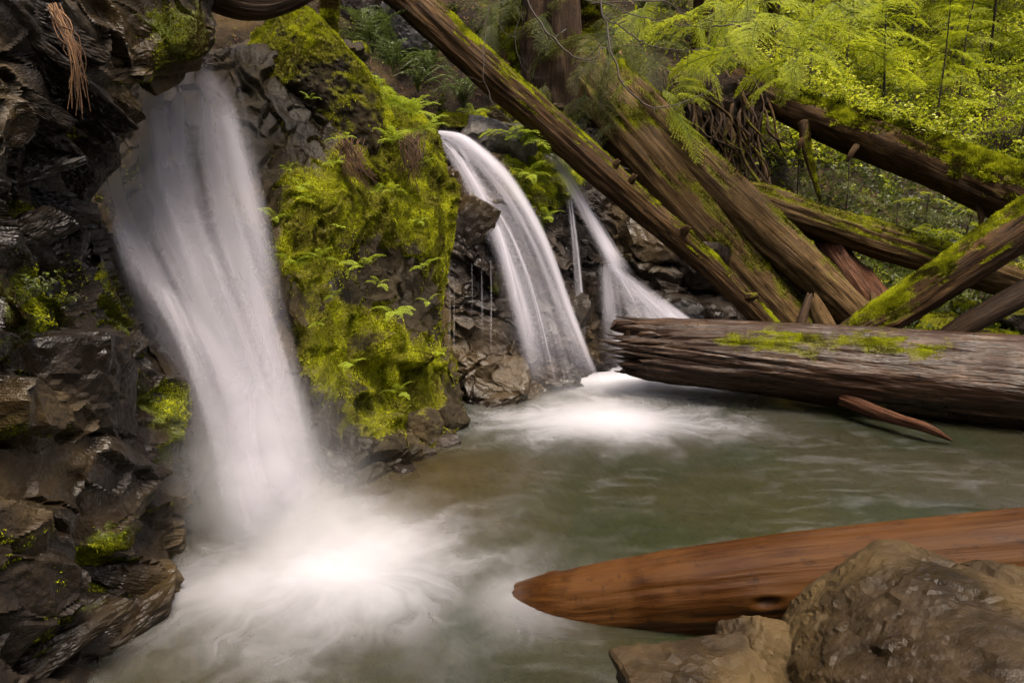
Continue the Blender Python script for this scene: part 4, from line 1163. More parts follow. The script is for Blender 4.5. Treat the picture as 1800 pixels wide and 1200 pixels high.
f1b = IMP1.copy()
fall1 = thing('waterfall', f1b, 'biggest waterfall, a wide grey-white veil in front of the left cliff', 'waterfall', 'waterfalls')
for k, (o, mt, dx, s) in enumerate([(-0.08, M_F1, 0, 1), (0.04, M_F1, 0, 2), (0.14, M_F3, 4, 3)]):
    veil('water_sheet', [(190 + dx, 104, 5.25), (115 + dx, 190, 5.05), (65 + dx, 300, 4.95), (88 + dx, 400, 4.85), (150 + dx, 500, 4.75), (240 + dx, 640, 4.65), (305 + dx, 800, 4.55), (325 + dx, 900, 4.5), (335 + dx, 1000, 4.45)],
         [(440, 108, 5.45), (480, 190, 5.35), (520, 310, 5.25), (545, 420, 5.15), (570, 540, 5.05), (595, 680, 4.9), (615, 800, 4.75), (630, 900, 4.6), (640, 1000, 4.4)], mt, fall1, f1b, 0.10, 0.05, s, off=o)
for k, (pts, ws) in enumerate([
        ([(340, 140, 5.0), (380, 230, 4.9), (410, 380, 4.8), (440, 560, 4.7), (480, 760, 4.55), (530, 960, 4.3)], [150, 190, 210, 220, 240, 280]),
        ([(275, 170, 5.0), (300, 300, 4.85), (340, 430, 4.75), (390, 600, 4.6), (430, 780, 4.5), (470, 960, 4.35)], [110, 140, 170, 190, 200, 210]),
        ([(205, 380, 4.75), (250, 490, 4.6), (320, 570, 4.5), (385, 680, 4.45), (420, 820, 4.4), (450, 960, 4.3)], [70, 100, 130, 150, 150, 170]),
        ([(290, 500, 4.6), (345, 620, 4.5), (385, 740, 4.45), (410, 860, 4.4), (430, 970, 4.35)], [40, 60, 80, 90, 100]),
        ([(380, 180, 5.0), (430, 360, 4.9), (470, 560, 4.75), (515, 760, 4.6), (560, 950, 4.35)], [90, 110, 130, 150, 190])]):
    strand('water_strand', pts, ws, M_F1, fall1, f1b, k, 0.12, nu=24)

f2b = IMP2.copy()
fall2 = thing('waterfall', f2b, 'middle waterfall, arching bright white strands right of the mossy buttress', 'waterfall', 'waterfalls')
E2L = [(765, 240, 8.3), (788, 290, 8.0), (830, 380, 7.7), (868, 470, 7.6), (895, 580, 7.5), (910, 705, 7.35)]
E2R = [(812, 246, 8.3), (885, 312, 8.0), (955, 425, 7.8), (1002, 545, 7.7), (1038, 640, 7.6), (1066, 708, 7.45)]
for k, (mt, o) in enumerate([(M_F3, 0.0), (M_F3, 0.10), (M_F2C, 0.04)]):
    veil('water_sheet', E2L, E2R, mt, fall2, f2b, 0.06, 0.05, 7 + k, off=o)
for k, (pts, ws) in enumerate([
        ([(768, 242, 8.3), (815, 264, 8.1), (878, 325, 7.9), (938, 425, 7.75), (985, 545, 7.65), (1022, 640, 7.55), (1048, 712, 7.45)], [40, 76, 84, 78, 72, 70, 90]),
        ([(770, 246, 8.25), (830, 284, 8.0), (885, 345, 7.85), (938, 440, 7.7), (984, 555, 7.6), (1046, 710, 7.4)], [30, 56, 56, 54, 50, 60]),
        ([(772, 250, 8.2), (806, 300, 7.95), (850, 385, 7.75), (884, 475, 7.6), (912, 580, 7.5), (932, 700, 7.35)], [30, 62, 76, 74, 84, 100]),
        ([(790, 262, 8.1), (838, 335, 7.85), (876, 420, 7.65), (903, 520, 7.5), (922, 600, 7.45), (940, 700, 7.3)], [24, 46, 52, 50, 58, 70]),
        ([(830, 315, 7.95), (880, 385, 7.78), (915, 460, 7.65), (940, 540, 7.6), (958, 620, 7.5), (975, 700, 7.4)], [12, 16, 18, 20, 26, 36]),
        ([(772, 243, 8.28), (810, 262, 8.12), (850, 300, 8.0), (890, 355, 7.85)], [40, 70, 70, 40])]):
    strand('water_strand', pts, ws, M_F2, fall2, f2b, k, 0.35)
for k, (x, y0, y1, d) in enumerate([(789, 470, 640, 7.2), (797, 480, 650, 7.2), (828, 460, 570, 7.35), (846, 470, 620, 7.4), (862, 450, 640, 7.4)]):
    strand('water_strand', [(x, y0, d), (x + 1, (y0 + y1) / 2, d - .02), (x - 1, y1, d - .04)], [5, 6, 7], M_F3, fall2, f2b, k, 0.3, nu=6)

f3b = IMP3.copy()
fall3 = thing('waterfall', f3b, 'smallest waterfall at the back, fanning out behind the splintered log end', 'waterfall', 'waterfalls')
for k, (pts, ws) in enumerate([
        ([(960, 280, 8.55), (985, 312, 8.45), (1020, 382, 8.4), (1055, 450, 8.35), (1080, 505, 8.3)], [44, 72, 82, 94, 124]),
        ([(962, 282, 8.5), (995, 326, 8.4), (1030, 396, 8.35), (1060, 460, 8.3), (1084, 515, 8.25)], [30, 50, 60, 74, 100]),
        ([(1066, 462, 8.3), (1100, 510, 8.25), (1145, 560, 8.2), (1195, 605, 8.15)], [44, 90, 116, 120]),
        ([(1062, 462, 8.3), (1085, 530, 8.2), (1110, 590, 8.15), (1130, 665, 8.1)], [54, 100, 136, 160]),
        ([(1060, 470, 8.3), (1066, 540, 8.2), (1068, 600, 8.15), (1070, 668, 8.1)], [54, 76, 84, 96]),
        ([(1066, 470, 8.25), (1115, 515, 8.2), (1175, 570, 8.15), (1225, 620, 8.1)], [40, 66, 90, 116]),
        ([(1068, 475, 8.25), (1105, 530, 8.2), (1140, 590, 8.1), (1165, 660, 8.05)], [40, 76, 100, 124]),
        ([(1000, 350, 8.4), (1008, 430, 8.3), (1014, 520, 8.2), (1018, 600, 8.1)], [18, 26, 34, 40])]):
    strand('water_strand', pts, ws, M_F2 if k not in (6,) else M_F3, fall3, f3b, k, 0.35)


# ------------------------------------------------------------------ plants
ORD = 'first second third fourth fifth sixth seventh eighth ninth tenth eleventh twelfth thirteenth fourteenth fifteenth sixteenth seventeenth eighteenth nineteenth twentieth'.split()
ORD += ['twenty-' + o for o in ORD[:9]] + ['thirtieth']


def frond_mesh(name, mat, seed, pairs=26, plen=0.17, pw=0.045, arch=0.42, droop=0.25, shape='diamond'):
    rg = np.random.default_rng(seed)
    k = np.linspace(0, 1, 40)
    C = spline([(0, 0, 0), (0.28, 0, arch * 0.8), (0.65, 0.02 * rg.normal(), arch), (1, 0.04 * rg.normal(), arch - droop)], 40)
    t = np.linspace(0.14, 0.99, pairs)
    pos = np.stack([np.interp(t, k, C[:, i]) for i in range(3)], -1)
    T = unit(np.gradient(C, axis=0)); tt = np.stack([np.interp(t, k, T[:, i]) for i in range(3)], -1)
    ln = plen * np.minimum(1, (t - 0.05) * 5) * np.sqrt(np.clip(1.03 - t, 0, 1)) * 1.2
    up = np.cross(tt, np.array([0, 1, 0])) * -1
    parts = [tube([tuple(x) for x in C[::6]], [0.009, 0.003], 4, 12)]
    for sg in (-1, 1):
        dr = tt * 0.35 + np.array([0, sg, 0]) + np.array([0, 0, -0.25]) + rg.normal(size=(pairs, 3)) * 0.08
        nr = np.broadcast_to(np.array([0, 0, 1.0]), (pairs, 3)) + rg.normal(size=(pairs, 3)) * 0.15
        parts.append(leaves(pos, dr, nr, ln, np.full(pairs, pw), shape, 0.25 + 0.6 * rg.random(pairs)))
    V, F, ti = join_parts(parts)
    me = mesh_data(name, V, F, {'tint': ti}, smooth=False)
    me.materials.append(mat)
    return me


def lacy_mesh(name, mat, seed):
    """finely divided frond: each side branch carries its own leaflets"""
    rg = np.random.default_rng(seed)
    parts = []
    C = spline([(0, 0, 0), (0.3, 0, 0.22), (0.7, 0.02, 0.26), (1, 0, 0.12)], 30)
    parts.append(tube([tuple(x) for x in C[::6]], [0.010, 0.003], 4, 10))
    for t in np.linspace(0.22, 0.98, 12):
        i = int(t * 29); p = C[i]
        for sg in (-1, 1):
            L = 0.34 * (1.02 - t) ** 0.75 + 0.03
            d = unit(np.array([0.55, sg * 1.0, -0.12 + 0.1 * rg.normal()]))
            n = max(3, int(L / 0.03))
            u = np.linspace(0.15, 1, n)[:, None]
            q = p + d * L * u + np.array([0, 0, -0.10]) * u ** 2 * L
            for s2 in (-1, 1):
                dr = d * 0.7 + s2 * np.array([-d[1], d[0], 0]) * 0.8 + rg.normal(size=(n, 3)) * 0.15
                parts.append(leaves(q, dr, np.array([[0, 0, 1.0]]) + rg.normal(size=(n, 3)) * 0.25, 0.058 * (1.15 - 0.6 * u[:, 0]), 0.030, 'diamond', 0.3 + 0.6 * rg.random(n)))
    V, F, ti = join_parts(parts)
    me = mesh_data(name, V, F, {'tint': ti}, smooth=False)
    me.materials.append(mat)
    return me


def bough_mesh(name, mat, seed, twigs=26, wide=0.42):
    """flat feathery conifer bough about 1 m long, drooping at the tip"""
    rg = np.random.default_rng(seed)
    C = spline([(0, 0, 0), (0.35, 0.03 * rg.normal(), 0.05), (0.7, 0.05 * rg.normal(), 0.0), (1.0, 0.06 * rg.normal(), -0.14)], 50)
    parts = [tube([tuple(x) for x in C[::7]], [0.010, 0.002], 4, 12)]
    parts[0] = (parts[0][0], parts[0][1], 0.0)
    for k, t in enumerate(np.linspace(0.10, 0.99, twigs)):
        p = C[int(t * 49)]
        for sg in (-1, 1):
            L = wide * (1.04 - t) ** 0.8 * min(1, 0.35 + t * 2.2) * rg.uniform(0.75, 1.15) + 0.03
            d = unit(np.array([0.75, sg * 0.85, 0.10 * rg.normal()]))
            n = max(4, int(L / 0.016))
            u = np.linspace(0.05, 1, n)[:, None]
            q = p + d * L * u + np.array([0.05, 0, -0.22]) * u ** 2 * L
            for s2 in (-1, 1):
                dr = d * 0.6 + s2 * np.array([-d[1], d[0], 0]) + rg.normal(size=(n, 3)) * 0.2
                ln = 0.034 * (1.15 - 0.7 * u[:, 0]) * rg.uniform(0.7, 1.2, n)
                ti = np.clip(0.22 + 0.5 * u[:, 0] + 0.28 * rg.random(n) - 0.1, 0, 1)
                parts.append(leaves(q, dr, np.array([[0, 0, 1.0]]) + rg.normal(size=(n, 3)) * 0.35, ln, 0.0105, 'tri', ti))
    V, F, ti = join_parts(parts)
    me = mesh_data(name, V, F, {'tint': ti}, smooth=False)
    me.materials.append(mat)
    return me


def shrub_meshes(seed, mat, n_st=9, h=0.45, leaf=0.06, per=15):
    rg = np.random.default_rng(seed)
    st, lv = [], []
    for k in range(n_st):
        a = rg.uniform(0, 2 * math.pi); sp = rg.uniform(0.25, 0.9)
        d = np.array([math.cos(a) * sp, math.sin(a) * sp, 1.0])
        H = h * rg.uniform(0.6, 1.15)
        e = d / np.linalg.norm(d) * H; mid = e * 0.5 + rg.normal(size=3) * 0.04 * h
        st.append(tube([(0, 0, 0), tuple(mid), tuple(e)], [0.006, 0.002], 4, 8))
        C = spline([(0, 0, 0), mid, e], 30)
        t = rg.uniform(0.25, 1.0, per)
        p = C[(t * 29).astype(int)] + rg.normal(size=(per, 3)) * 0.035
        an = rg.uniform(0, 2 * math.pi, per)
        dr = np.stack([np.cos(an), np.sin(an), rg.normal(size=per) * 0.25], -1)
        nr = np.array([[0, 0, 1.0]]) + rg.normal(size=(per, 3)) * 0.35
        lv.append(leaves(p, dr, nr, leaf * rg.uniform(0.6, 1.25, per), leaf * rg.uniform(0.4, 0.65, per), 'oval', np.clip(rg.normal(0.5, 0.24, per) + 0.15 * (t - 0.5), 0, 1)))
    V, F, ti = join_parts(st); m1 = mesh_data('stem', V, F, {'tint': ti}, smooth=True); m1.materials.append(M_TWIG)
    V, F, ti = join_parts(lv); m2 = mesh_data('leaves', V, F, {'tint': ti}, smooth=False); m2.materials.append(mat)
    return m1, m2


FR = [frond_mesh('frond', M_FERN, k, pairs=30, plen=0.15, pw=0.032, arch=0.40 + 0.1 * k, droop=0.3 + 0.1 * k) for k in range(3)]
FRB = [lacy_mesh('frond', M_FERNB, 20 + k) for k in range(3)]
FRL = [lacy_mesh('frond', M_FERN, 30 + k) for k in range(2)]
BO = [bough_mesh('bough', M_HEM, 40 + k) for k in range(4)]
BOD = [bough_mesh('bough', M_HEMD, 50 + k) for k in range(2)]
SHR = [shrub_meshes(60 + k, M_SHRUB, 9, 0.42 + 0.08 * (k % 2), 0.062, 15) for k in range(4)]
SHS = [shrub_meshes(70 + k, M_SHRUB, 7, 0.22, 0.05, 12) for k in range(3)]
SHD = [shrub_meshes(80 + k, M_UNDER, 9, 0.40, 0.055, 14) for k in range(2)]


def fern(loc, size, n, meshes, label, seed, group=None, spread=(0, 360), name='fern', lift=(0, 40), cat='fern', tilt=None):
    rg = np.random.default_rng(seed)
    t = thing(name, loc, label, cat, group)
    for k in range(n):
        a = spread[0] + (spread[1] - spread[0]) * (k + rg.uniform(-0.3, 0.3)) / max(n, 1)
        o = link('frond', meshes[k % len(meshes)], None, t)
        s = size * rg.uniform(0.7, 1.15)
        o.scale = (s, s * rg.uniform(0.85, 1.1), s)
        o.rotation_euler = Euler((rg.normal() * 0.2, -R(rg.uniform(*lift)), R(a)), 'XYZ')
    return t


# sword ferns on the slope above the falls
for k, (x, y, d, s, n, lab) in enumerate([
        (735, 165, 9.7, 0.55, 13, 'sword fern in the shade, left of the thin mossy leaning log'),
        (815, 195, 9.3, 0.62, 14, 'large sword fern with drooping fronds above the middle waterfall lip'),
        (752, 135, 10.2, 0.5, 10, 'higher sword fern just above the left one under the leaning log'),
        (600, 110, 8.9, 0.45, 9, 'small dark sword fern beside the mossy boulder'),
        (690, 60, 10.4, 0.5, 9, 'sword fern at the top edge by the grey rock'),
        (1205, 285, 9.9, 0.32, 8, 'small fern growing beside the right-hand leaning logs')]):
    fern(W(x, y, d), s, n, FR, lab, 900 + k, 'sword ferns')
for k, (x, y, d, s, n, lab) in enumerate([
        (655, 95, 8.2, 0.55, 7, 'lacy fern rising behind the mossy boulder'),
        (690, 130, 8.0, 0.5, 7, 'lacy fern arching right of the mossy boulder')]):
    fern(W(x, y, d), s, n, FRL, lab, 930 + k, 'lacy ferns', lift=(15, 60))
# bright little ferns and herbs on the moss
BRIGHT = [(655, 165, 6.75, 0.22, 6, 'bright fern at the right side of the mossy boulder'), (688, 190, 6.8, 0.28, 8, 'bright green fern on the shoulder of the buttress, nearest the boulder'),
          (722, 205, 6.9, 0.30, 8, 'bright green fern at the crest of the buttress'), (690, 255, 6.45, 0.24, 6, 'bright fern below the crest, on the right part of the buttress'),
          (745, 232, 7.0, 0.24, 7, 'bright fern at the right end of the buttress crest'), (638, 470, 6.0, 0.20, 5, 'pale green fern hanging in the middle of the buttress'),
          (692, 548, 6.1, 0.17, 5, 'pale fern above the two holes in the buttress'), (752, 530, 6.75, 0.13, 3, 'tiny fern hanging at the right edge of the buttress'),
          (565, 455, 5.6, 0.13, 4, 'tiny pale fern at the left of the buttress next to the big waterfall'), (545, 175, 6.0, 0.10, 4, 'tiny fern on the shaded face of the mossy boulder'),
          (600, 245, 6.0, 0.12, 4, 'tiny fern in the crack under the mossy boulder'), (660, 340, 6.1, 0.12, 4, 'tiny fern on moss below the bright crest ferns'),
          (530, 330, 5.5, 0.12, 4, 'tiny fern at the upper left of the buttress'), (915, 250, 8.3, 0.42, 9, 'bright lush fern between the middle and the small waterfall'),
          (945, 240, 8.5, 0.40, 9, 'bright fern above the small waterfall lip'), (965, 275, 8.5, 0.3, 7, 'bright fern hanging over the small waterfall lip'),
          (930, 310, 8.2, 0.24, 6, 'small bright fern on the moss hump left of the small waterfall'), (960, 385, 8.3, 0.2, 5, 'darker fern hanging under the moss hump beside the small waterfall'),
          (830, 200, 8.7, 0.2, 5, 'small bright fern on the grey rocks by the middle waterfall lip')]
for k, (x, y) in enumerate([(505, 300), (590, 290), (740, 290), (540, 350), (690, 335), (480, 385), (600, 400), (735, 390), (520, 470), (590, 520), (665, 500), (745, 470), (560, 570), (620, 640), (700, 690), (775, 620)]):
    BRIGHT.append((x, y, float(bt_depth(np.array(x * 1.), np.array(y * 1.))) - 0.02, 0.085 + 0.04 * (k % 3), 4, 'tiny fern sprig on the buttress moss, %s from the top' % ORD[k]))
for k, (x, y, d, s, n, lab) in enumerate(BRIGHT):
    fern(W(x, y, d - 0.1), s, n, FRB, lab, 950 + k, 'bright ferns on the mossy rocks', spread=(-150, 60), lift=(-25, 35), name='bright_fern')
# leafy plants on the left cliff
for k, (x, y, s, lab) in enumerate([(60, 520, 0.75, 'leafy herb patch on the left cliff, left half'), (105, 535, 0.6, 'leafy herb patch on the left cliff, right half'), (30, 540, 0.6, 'leafy herb patch at the left edge of the cliff')]):
    t = thing('cliff_herb', W(x, y, float(cl_depth(np.array(x * 1.), np.array(y * 1.))) - 0.02), lab, 'plant', 'herbs on the left cliff')
    for nm, me in zip(('stem', 'leaves'), SHD[k % 2]):
        o = link(nm, me, None, t, kind='stuff' if nm == 'leaves' else None)
    t.scale = (s * 0.45,) * 3; t.rotation_euler = (R(20), R(40), k)
# dry hanging sedge
V, F, ti = join_parts([tube([tuple(W(92 + RNG.normal() * 6, 12 + RNG.normal() * 4, 3.25)), tuple(W(112 + RNG.normal() * 6, 50 + RNG.normal() * 6, 3.2)), tuple(W(132 + RNG.normal() * 7, 95 + RNG.normal() * 8, 3.2)),
                             tuple(W(136 + RNG.normal() * 8, 150 + RNG.uniform(-40, 60), 3.22))], [0.004, 0.0025, 0.0015], 4, 12)[:2] + (RNG.random(),) for _ in range(34)])
bs = base_of(V)
sed = link('hanging_sedge', mesh_data('hanging_sedge', V - bs, F, {'tint': ti}), M_DEAD, None, bs)
tag(sed, 'dry reddish sedge strands hanging from the top of the left cliff', 'dry grass')
for k, (x, y, d, lab) in enumerate([(610, 285, 6.0, 'dark dead grass hanging under the mossy boulder'), (718, 275, 6.55, 'brown dead grass hanging below the bright ferns of the crest')]):
    V, F, ti = join_parts([tube([tuple(W(x + RNG.normal() * 14, y - 35 + RNG.normal() * 6, d)), tuple(W(x + 8 + RNG.normal() * 12, y + RNG.normal() * 8, d - 0.12)), tuple(W(x + (30 if k == 0 else 4) + RNG.normal() * 14, y + 30 + RNG.normal() * 12, d - 0.10))],
                                [0.004, 0.002], 4, 9)[:2] + (RNG.random() * 0.5,) for _ in range(60)])
    bs = base_of(V)
    tag(link('dead_grass', mesh_data('dead_grass', V - bs, F, {'tint': ti}), M_DEAD, None, bs), lab, 'dry grass')


def hill_at(x, y):
    q = (HS['px'] - x) ** 2 + (HS['py'] - y) ** 2
    i = np.unravel_index(np.argmin(q), q.shape)
    return HS['P'][i].copy()


def hemlock(loc, h, nb, blen, meshes, label, seed, r=0.05, z0=0.15, group='young conifers on the slope', lean=0.05, arc=(0, 360)):
    rg = np.random.default_rng(seed)
    t = thing('hemlock_tree', loc, label, 'tree', group)
    top = np.array([rg.normal() * lean * h, rg.normal() * lean * h, h])
    pts = [(0, 0, -0.2), tuple(top * 0.5 + rg.normal(size=3) * 0.02 * h), tuple(top)]
    V, F, ti = tube(pts, [r, r * 0.7, r * 0.2], 8, 24)
    link('trunk', mesh_data('trunk', V, F, {'tint': np.full(len(V), 0.3)}), M_TWIG, t)
    C = spline(pts, 60)
    for k in range(nb):
        f = z0 + (1 - z0) * (k + rg.uniform(0, 0.8)) / nb
        p = C[min(59, int(f * 59))]
        o = link('bough', meshes[rg.integers(len(meshes))], None, t, p)
        s = blen * (1.05 - 0.75 * f) * rg.uniform(0.75, 1.2)
        o.scale = (s, s, s)
        a = arc[0] + (arc[1] - arc[0]) * ((k * 0.381966 + rg.uniform(0, 0.12)) % 1.0)
        o.rotation_euler = Euler((rg.normal() * 0.25, R(rg.uniform(-8, 22)), R(a)), 'XYZ')
    return t


HEML = [(1640, 235, 3.2, 26, 1.15, 'slim young conifer with a dark stem, standing behind the leafy log'), (1690, 190, 3.6, 26, 1.2, 'young conifer right of the slim dark-stemmed one'),
        (1790, 262, 2.6, 24, 0.95, 'young conifer at the right edge above the leafy log'), (1560, 180, 4.2, 30, 1.5, 'bright conifer behind the middle of the leafy log'),
        (1480, 150, 5.0, 32, 1.7, 'bright conifer with layered boughs behind the left end of the leafy log'), (1420, 190, 4.2, 28, 1.4, 'conifer with layered boughs above the hanging roots'),
        (1350, 120, 5.0, 30, 1.6, 'conifer with spreading boughs at the top, right of centre'), (1740, 120, 6.0, 34, 2.0, 'taller conifer at the upper right, farther back'),
        (1600, 70, 7.0, 34, 2.3, 'tall bright conifer far back at the top'), (1850, 130, 6.0, 30, 2.0, 'conifer partly outside the right edge, far back'), (1500, 30, 8.0, 34, 2.4, 'far conifer at the top above the bright layered one'),
        (1700, 40, 8.0, 34, 2.4, 'far conifer in the top right corner'), (1810, 40, 8.0, 30, 2.4, 'farthest conifer at the right edge of the top'), (1240, 130, 4.5, 24, 1.4, 'conifer with sparse boughs right of the fluted cedar')]
for k, (x, y, h, nb, bl, lab) in enumerate(HEML):
    hemlock(hill_at(x, y), h, nb, bl, BO, lab, 1000 + k, r=0.012 + 0.004 * h)
for k, (x, y, h, nb, bl, lab) in enumerate([(1560, 470, 1.0, 16, 0.75, 'small shaded conifer below the leafy log, left one'), (1620, 440, 1.2, 18, 0.85, 'small shaded conifer below the middle of the leafy log'), (1690, 460, 1.0, 16, 0.8, 'small conifer below the right part of the leafy log'),
                                            (1480, 400, 1.4, 18, 0.8, 'dark small conifer by the mossy hanging branch'), (1760, 540, 0.9, 14, 0.7, 'small conifer on the far bank at the right edge'), (1390, 400, 1.4, 16, 0.8, 'dark small conifer right of the hanging roots')]):
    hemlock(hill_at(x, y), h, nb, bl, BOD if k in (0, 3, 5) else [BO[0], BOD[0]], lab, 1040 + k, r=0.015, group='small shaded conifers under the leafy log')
# boughs hanging in from trees above the picture
for k, (x, y, d, s, a, lab) in enumerate([
        (1080, 60, 9.0, 0.9, 200, 'olive conifer bough hanging left of the bare arching branch'), (980, 30, 9.6, 0.9, 230, 'mossy drooping bough in front of the fluted cedar'), (1150, 90, 9.4, 0.8, 300, 'conifer bough hanging right of the fluted cedar'),
        (1190, 165, 9.6, 0.7, 330, 'low conifer bough over the top of the thick leaning log'), (1240, 30, 8.6, 1.0, 250, 'conifer bough at the top, right of centre'), (1330, 40, 8.4, 1.1, 290, 'broad bright bough near the top edge'),
        (1400, 70, 8.2, 1.0, 320, 'bright bough reaching over the hanging roots'), (1300, 90, 9.0, 0.9, 220, 'bough just left of the broad bright one'), (1460, 20, 8.3, 1.2, 270, 'bright bough in the top centre right'),
        (1560, 30, 8.5, 1.2, 240, 'bright bough at the top over the slim young conifer'), (1090, 230, 9.3, 0.5, 200, 'small bough beside the thick leaning log'), (1400, 130, 9.0, 0.9, 250, 'bough just above the left end of the leafy log')]):
    p = W(x, y, d)
    t = thing('conifer_bough', p, lab, 'branch', 'boughs hanging into the picture')
    for j in range(3):
        o = link('spray', (BOD if k in (1, 0, 2, 10) else BO)[j % 2], None, t, (0, 0, 0.1 * j))
        q = s * (1 - 0.2 * j); o.scale = (q, q, q)
        o.rotation_euler = Euler((RNG.normal() * 0.3, R(RNG.uniform(5, 35)), R(a + (j - 1) * 35)), 'XYZ')


for k in range(30):
    x = 860 + 580 * (k + RNG.random()) / 30; y = RNG.uniform(-20, 190 if k < 18 else 110); d = RNG.uniform(9.0, 10.2)
    t = thing('drooping_bough', W(x, y, d), 'drooping conifer bough hanging behind the leaning logs, %s from the left' % ORD[k], 'branch', 'drooping boughs in the shade')
    for j in range(2):
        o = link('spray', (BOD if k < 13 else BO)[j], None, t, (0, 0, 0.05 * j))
        q = RNG.uniform(0.5, 0.9); o.scale = (q, q, q)
        o.rotation_euler = Euler((RNG.normal() * 0.4, R(RNG.uniform(15, 70)), R(RNG.uniform(180, 360))), 'XYZ')


def plant(loc, s, pair, label, seed, group, name='leafy_shrub'):
    t = thing(name, loc, label, 'shrub', group)
    for nm, me in zip(('stem', 'leaves'), pair):
        link(nm, me, None, t, kind='stuff' if nm == 'leaves' else None)
    t.scale = (s, s, s * random.uniform(0.8, 1.1)); t.rotation_euler = (0, 0, seed * 2.4)
    return t


# shrubs along the nurse log
NL = np.array([(1290, 140, 11.4), (1400, 195, 10.9), (1560, 255, 10.0), (1700, 310, 9.2), (1830, 365, 8.6)], float)
C = spline(W(*NL.T), 60)
for k in range(30):
    f = 0.12 + 0.86 * k / 29
    p = C[int(f * 59)] + np.array([0, 0.1 * math.sin(k * 2.1), 0.24 + 0.06 * math.sin(k)])
    plant(p, random.uniform(0.7, 1.1) * (1.0 if k < 20 else 0.55), (SHR if k < 22 else SHS)[k % 3], 'bright leafy shrub on top of the nurse log, %s from its left end' % ORD[k], k, 'shrubs along the nurse log')
for k in range(64):
    x = random.uniform(1330, 1830); y = random.uniform(60, 300)
    plant(hill_at(x, y), random.uniform(0.9, 1.9), SHR[k % 4], 'leafy shrub among the conifers on the slope behind the nurse log', k, 'shrubs on the far slope')
for k in range(26):
    x = 1480 + 350 * (k + random.random() * 0.8) / 26; y = random.uniform(400, 600)
    plant(hill_at(x, y), random.uniform(0.5, 1.0), (SHD + SHD + SHS[:1])[k % 5], 'low leafy shrub on the bank below the nurse log, %s from the left' % ORD[k], k, 'shrubs on the bank')
for k in range(28):
    x = 620 + 680 * (k + random.random() * 0.8) / 28; y = random.uniform(0, 230)
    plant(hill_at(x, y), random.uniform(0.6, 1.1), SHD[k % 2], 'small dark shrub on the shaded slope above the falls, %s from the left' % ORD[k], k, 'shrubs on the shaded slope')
for k, (x, y, d, lab) in enumerate([(1620, 425, 9.5, 'bright shrub sprouting on the moss-topped fallen log, left one'), (1655, 432, 9.4, 'bright shrub sprouting on the moss-topped fallen log, right one'), (1795, 475, 9.3, 'bright shrub at the right edge above the fallen log')]):
    plant(W(x, y, d), 0.7, SHS[k], lab, k, 'shrubs on the fallen log')
# undergrowth too fine to count
mk = np.exp(-((HS['px'] - 1650) / 330) ** 2) * (HS['py'] < 300)
r = tuft_batch(HS['P'], HS['N'], mk, 30000, size=(0.05, 0.13), seed=91, wr=0.5, blades=1, tb=0.0)
ug = link('undergrowth', mesh_data('undergrowth', r[0] + np.repeat(np.random.default_rng(4).uniform(0, 0.3, len(r[0]) // 3), 3)[:, None] * np.array([0, -0.3, 1.0]), r[1], {'tint': r[2]}, smooth=False), M_HEM, kind='stuff')
tag(ug, 'mass of low green leaves covering the sunny slope at the right', 'undergrowth')

mk = np.exp(-((HS['px'] - 1620) / 260) ** 2) * (HS['py'] > 260) * (HS['py'] < 630)  # shade under the nurse log is put in by darker leaf colour
r = tuft_batch(HS['P'], HS['N'], mk, 16000, size=(0.04, 0.10), seed=93, wr=0.5, blades=1, tb=-0.05)
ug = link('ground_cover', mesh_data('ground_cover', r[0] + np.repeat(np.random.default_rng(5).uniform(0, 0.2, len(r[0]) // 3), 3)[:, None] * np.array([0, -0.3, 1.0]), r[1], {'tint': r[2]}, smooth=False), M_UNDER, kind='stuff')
tag(ug, 'darker leafy ground cover in the shade below the plant-covered log', 'ground cover')

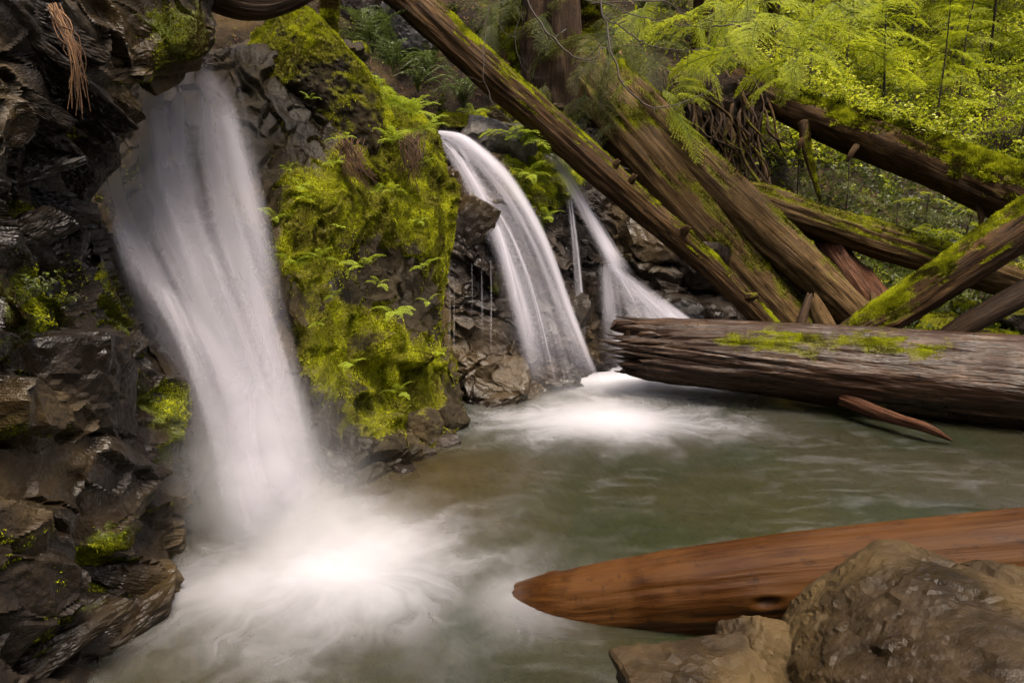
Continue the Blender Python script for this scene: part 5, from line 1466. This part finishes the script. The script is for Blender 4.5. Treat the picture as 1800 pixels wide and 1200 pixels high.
# bare branches hanging across the top
for k, (pts, r0, lab) in enumerate([
        ([(1055, -20, 8.0), (1068, 60, 7.9), (1085, 120, 7.8), (1112, 165, 7.75), (1150, 188, 7.75), (1200, 180, 7.8), (1270, 152, 7.9)], 0.016, 'long dark bare branch arching down and back up at top centre'),
        ([(920, -20, 7.9), (950, 40, 7.85), (985, 80, 7.8), (1015, 104, 7.8), (1045, 104, 7.8), (1057, 80, 7.85)], 0.014, 'brown bare branch ending in a hook left of the arching one'),
        ([(868, -20, 7.6), (852, 60, 7.55), (850, 120, 7.5), (870, 180, 7.5), (920, 240, 7.5)], 0.008, 'thin vine hanging in front of the thin mossy leaning log'),
        ([(1000, -10, 8.2), (1060, 8, 8.2), (1130, 30, 8.2), (1200, 45, 8.2), (1250, 50, 8.2)], 0.010, 'thin bare twig running right at the top edge'),
        ([(1060, 30, 8.0), (1100, 55, 8.0), (1150, 80, 8.0), (1210, 88, 8.0), (1250, 82, 8.0)], 0.010, 'thin curved twig below the top-edge twig'),
        ([(1040, 5, 8.4), (1100, 3, 8.4), (1170, 5, 8.4), (1220, 30, 8.4), (1300, 42, 8.4)], 0.010, 'topmost thin twig right of centre'),
        ([(1250, 48, 8.3), (1300, 46, 8.3), (1350, 60, 8.3), (1390, 40, 8.35)], 0.012, 'dark wavy branch among the bright boughs'),
        ([(1380, 85, 8.4), (1420, 88, 8.4), (1460, 78, 8.4)], 0.010, 'short dark twig among the bright boughs'),
        ([(920, 20, 8.1), (905, 60, 8.1), (915, 110, 8.1), (930, 140, 8.1)], 0.006, 'thin hanging twig left of the hooked branch'),
        ([(870, 30, 8.0), (880, 55, 8.0), (905, 68, 8.0), (912, 62, 8.0)], 0.006, 'small curled twig beside the hanging vine'),
        ([(1060, 190, 8.6), (1055, 175, 8.6), (1090, 145, 8.6), (1120, 130, 8.6)], 0.006, 'pale forked twig over the thick leaning log')]):
    main = tube([tuple(W(*p)) for p in pts], [r0 * .7, r0 * 0.6, r0 * 0.25], 6, 48)
    CC = spline([W(*p) for p in pts], 40); parts = [main]
    for j in range(5):
        p0 = CC[RNG.integers(6, 38)]; e = RNG.normal(size=3) * 0.16 + np.array([0.08, 0, -0.05])
        parts.append(tube([tuple(p0), tuple(p0 + e * .5 + RNG.normal(size=3) * .02), tuple(p0 + e)], [r0 * .3, r0 * .12], 6, 8))
    V, F, ti = join_parts(parts)
    V = V + (np.repeat(fbm(V[::6] * 7, k, 2), 6)[:, None] - 0.5) * 0.06
    b0 = base_of(V)
    tag(link('bare_branch', mesh_data('bare_branch', V - b0, F, {'tint': np.full(len(V), 0.3)}), M_TWIG, None, b0), lab, 'branch', 'bare branches at the top')


# ------------------------------------------------------------------ mist and spray where the water lands
def mist(parent, base, ctr, size, dens, seed):
    import bmesh
    bm = bmesh.new(); bmesh.ops.create_icosphere(bm, subdivisions=3, radius=1.0)
    me = bpy.data.meshes.new('mist'); bm.to_mesh(me); bm.free()
    m, b = new_mat('mist_%d' % seed)
    oc = b.n('TexCoord').outputs['Object']
    ln = b.n('VectorMath', _operation='LENGTH', i0=oc).outputs['Value']
    f = b.rng(ln, 1.0, 0.0)
    nz = b.noise(b.n('VectorMath', _operation='ADD', i0=oc, i1=(seed, 0, 0)).outputs[0], 2.2, 2, 0.6)
    d = b.math('MULTIPLY', b.math('MULTIPLY', b.math('POWER', f, 2.0), b.rng(nz.outputs[0], 0.25, 0.7)), dens)
    v = b.n('VolumePrincipled', Color=(0.95, 0.95, 0.97), Density=d)
    b.out(None, v)
    o = link('mist', me, m, parent, np.array(ctr) - base, kind='stuff')
    o.scale = size
    return o


mist(fall1, f1b, IMP1 + np.array([0.08, -0.02, 0.10]), (0.85, 0.65, 0.55), 3.6, 1)
mist(fall1, f1b, IMP1 + np.array([-0.35, 0.3, 0.35]), (0.95, 0.7, 0.95), 2.6, 2)
mist(fall1, f1b, W(915, 1050, 3.95) + np.array([0, 0, 0.02]), (0.34, 0.26, 0.16), 2.0, 5)
mist(fall2, f2b, IMP2 + np.array([-0.15, -0.05, 0.05]), (0.85, 0.55, 0.32), 2.5, 3)
mist(fall3, f3b, W(1125, 585, 8.3), (0.6, 0.45, 0.5), 3.0, 4)
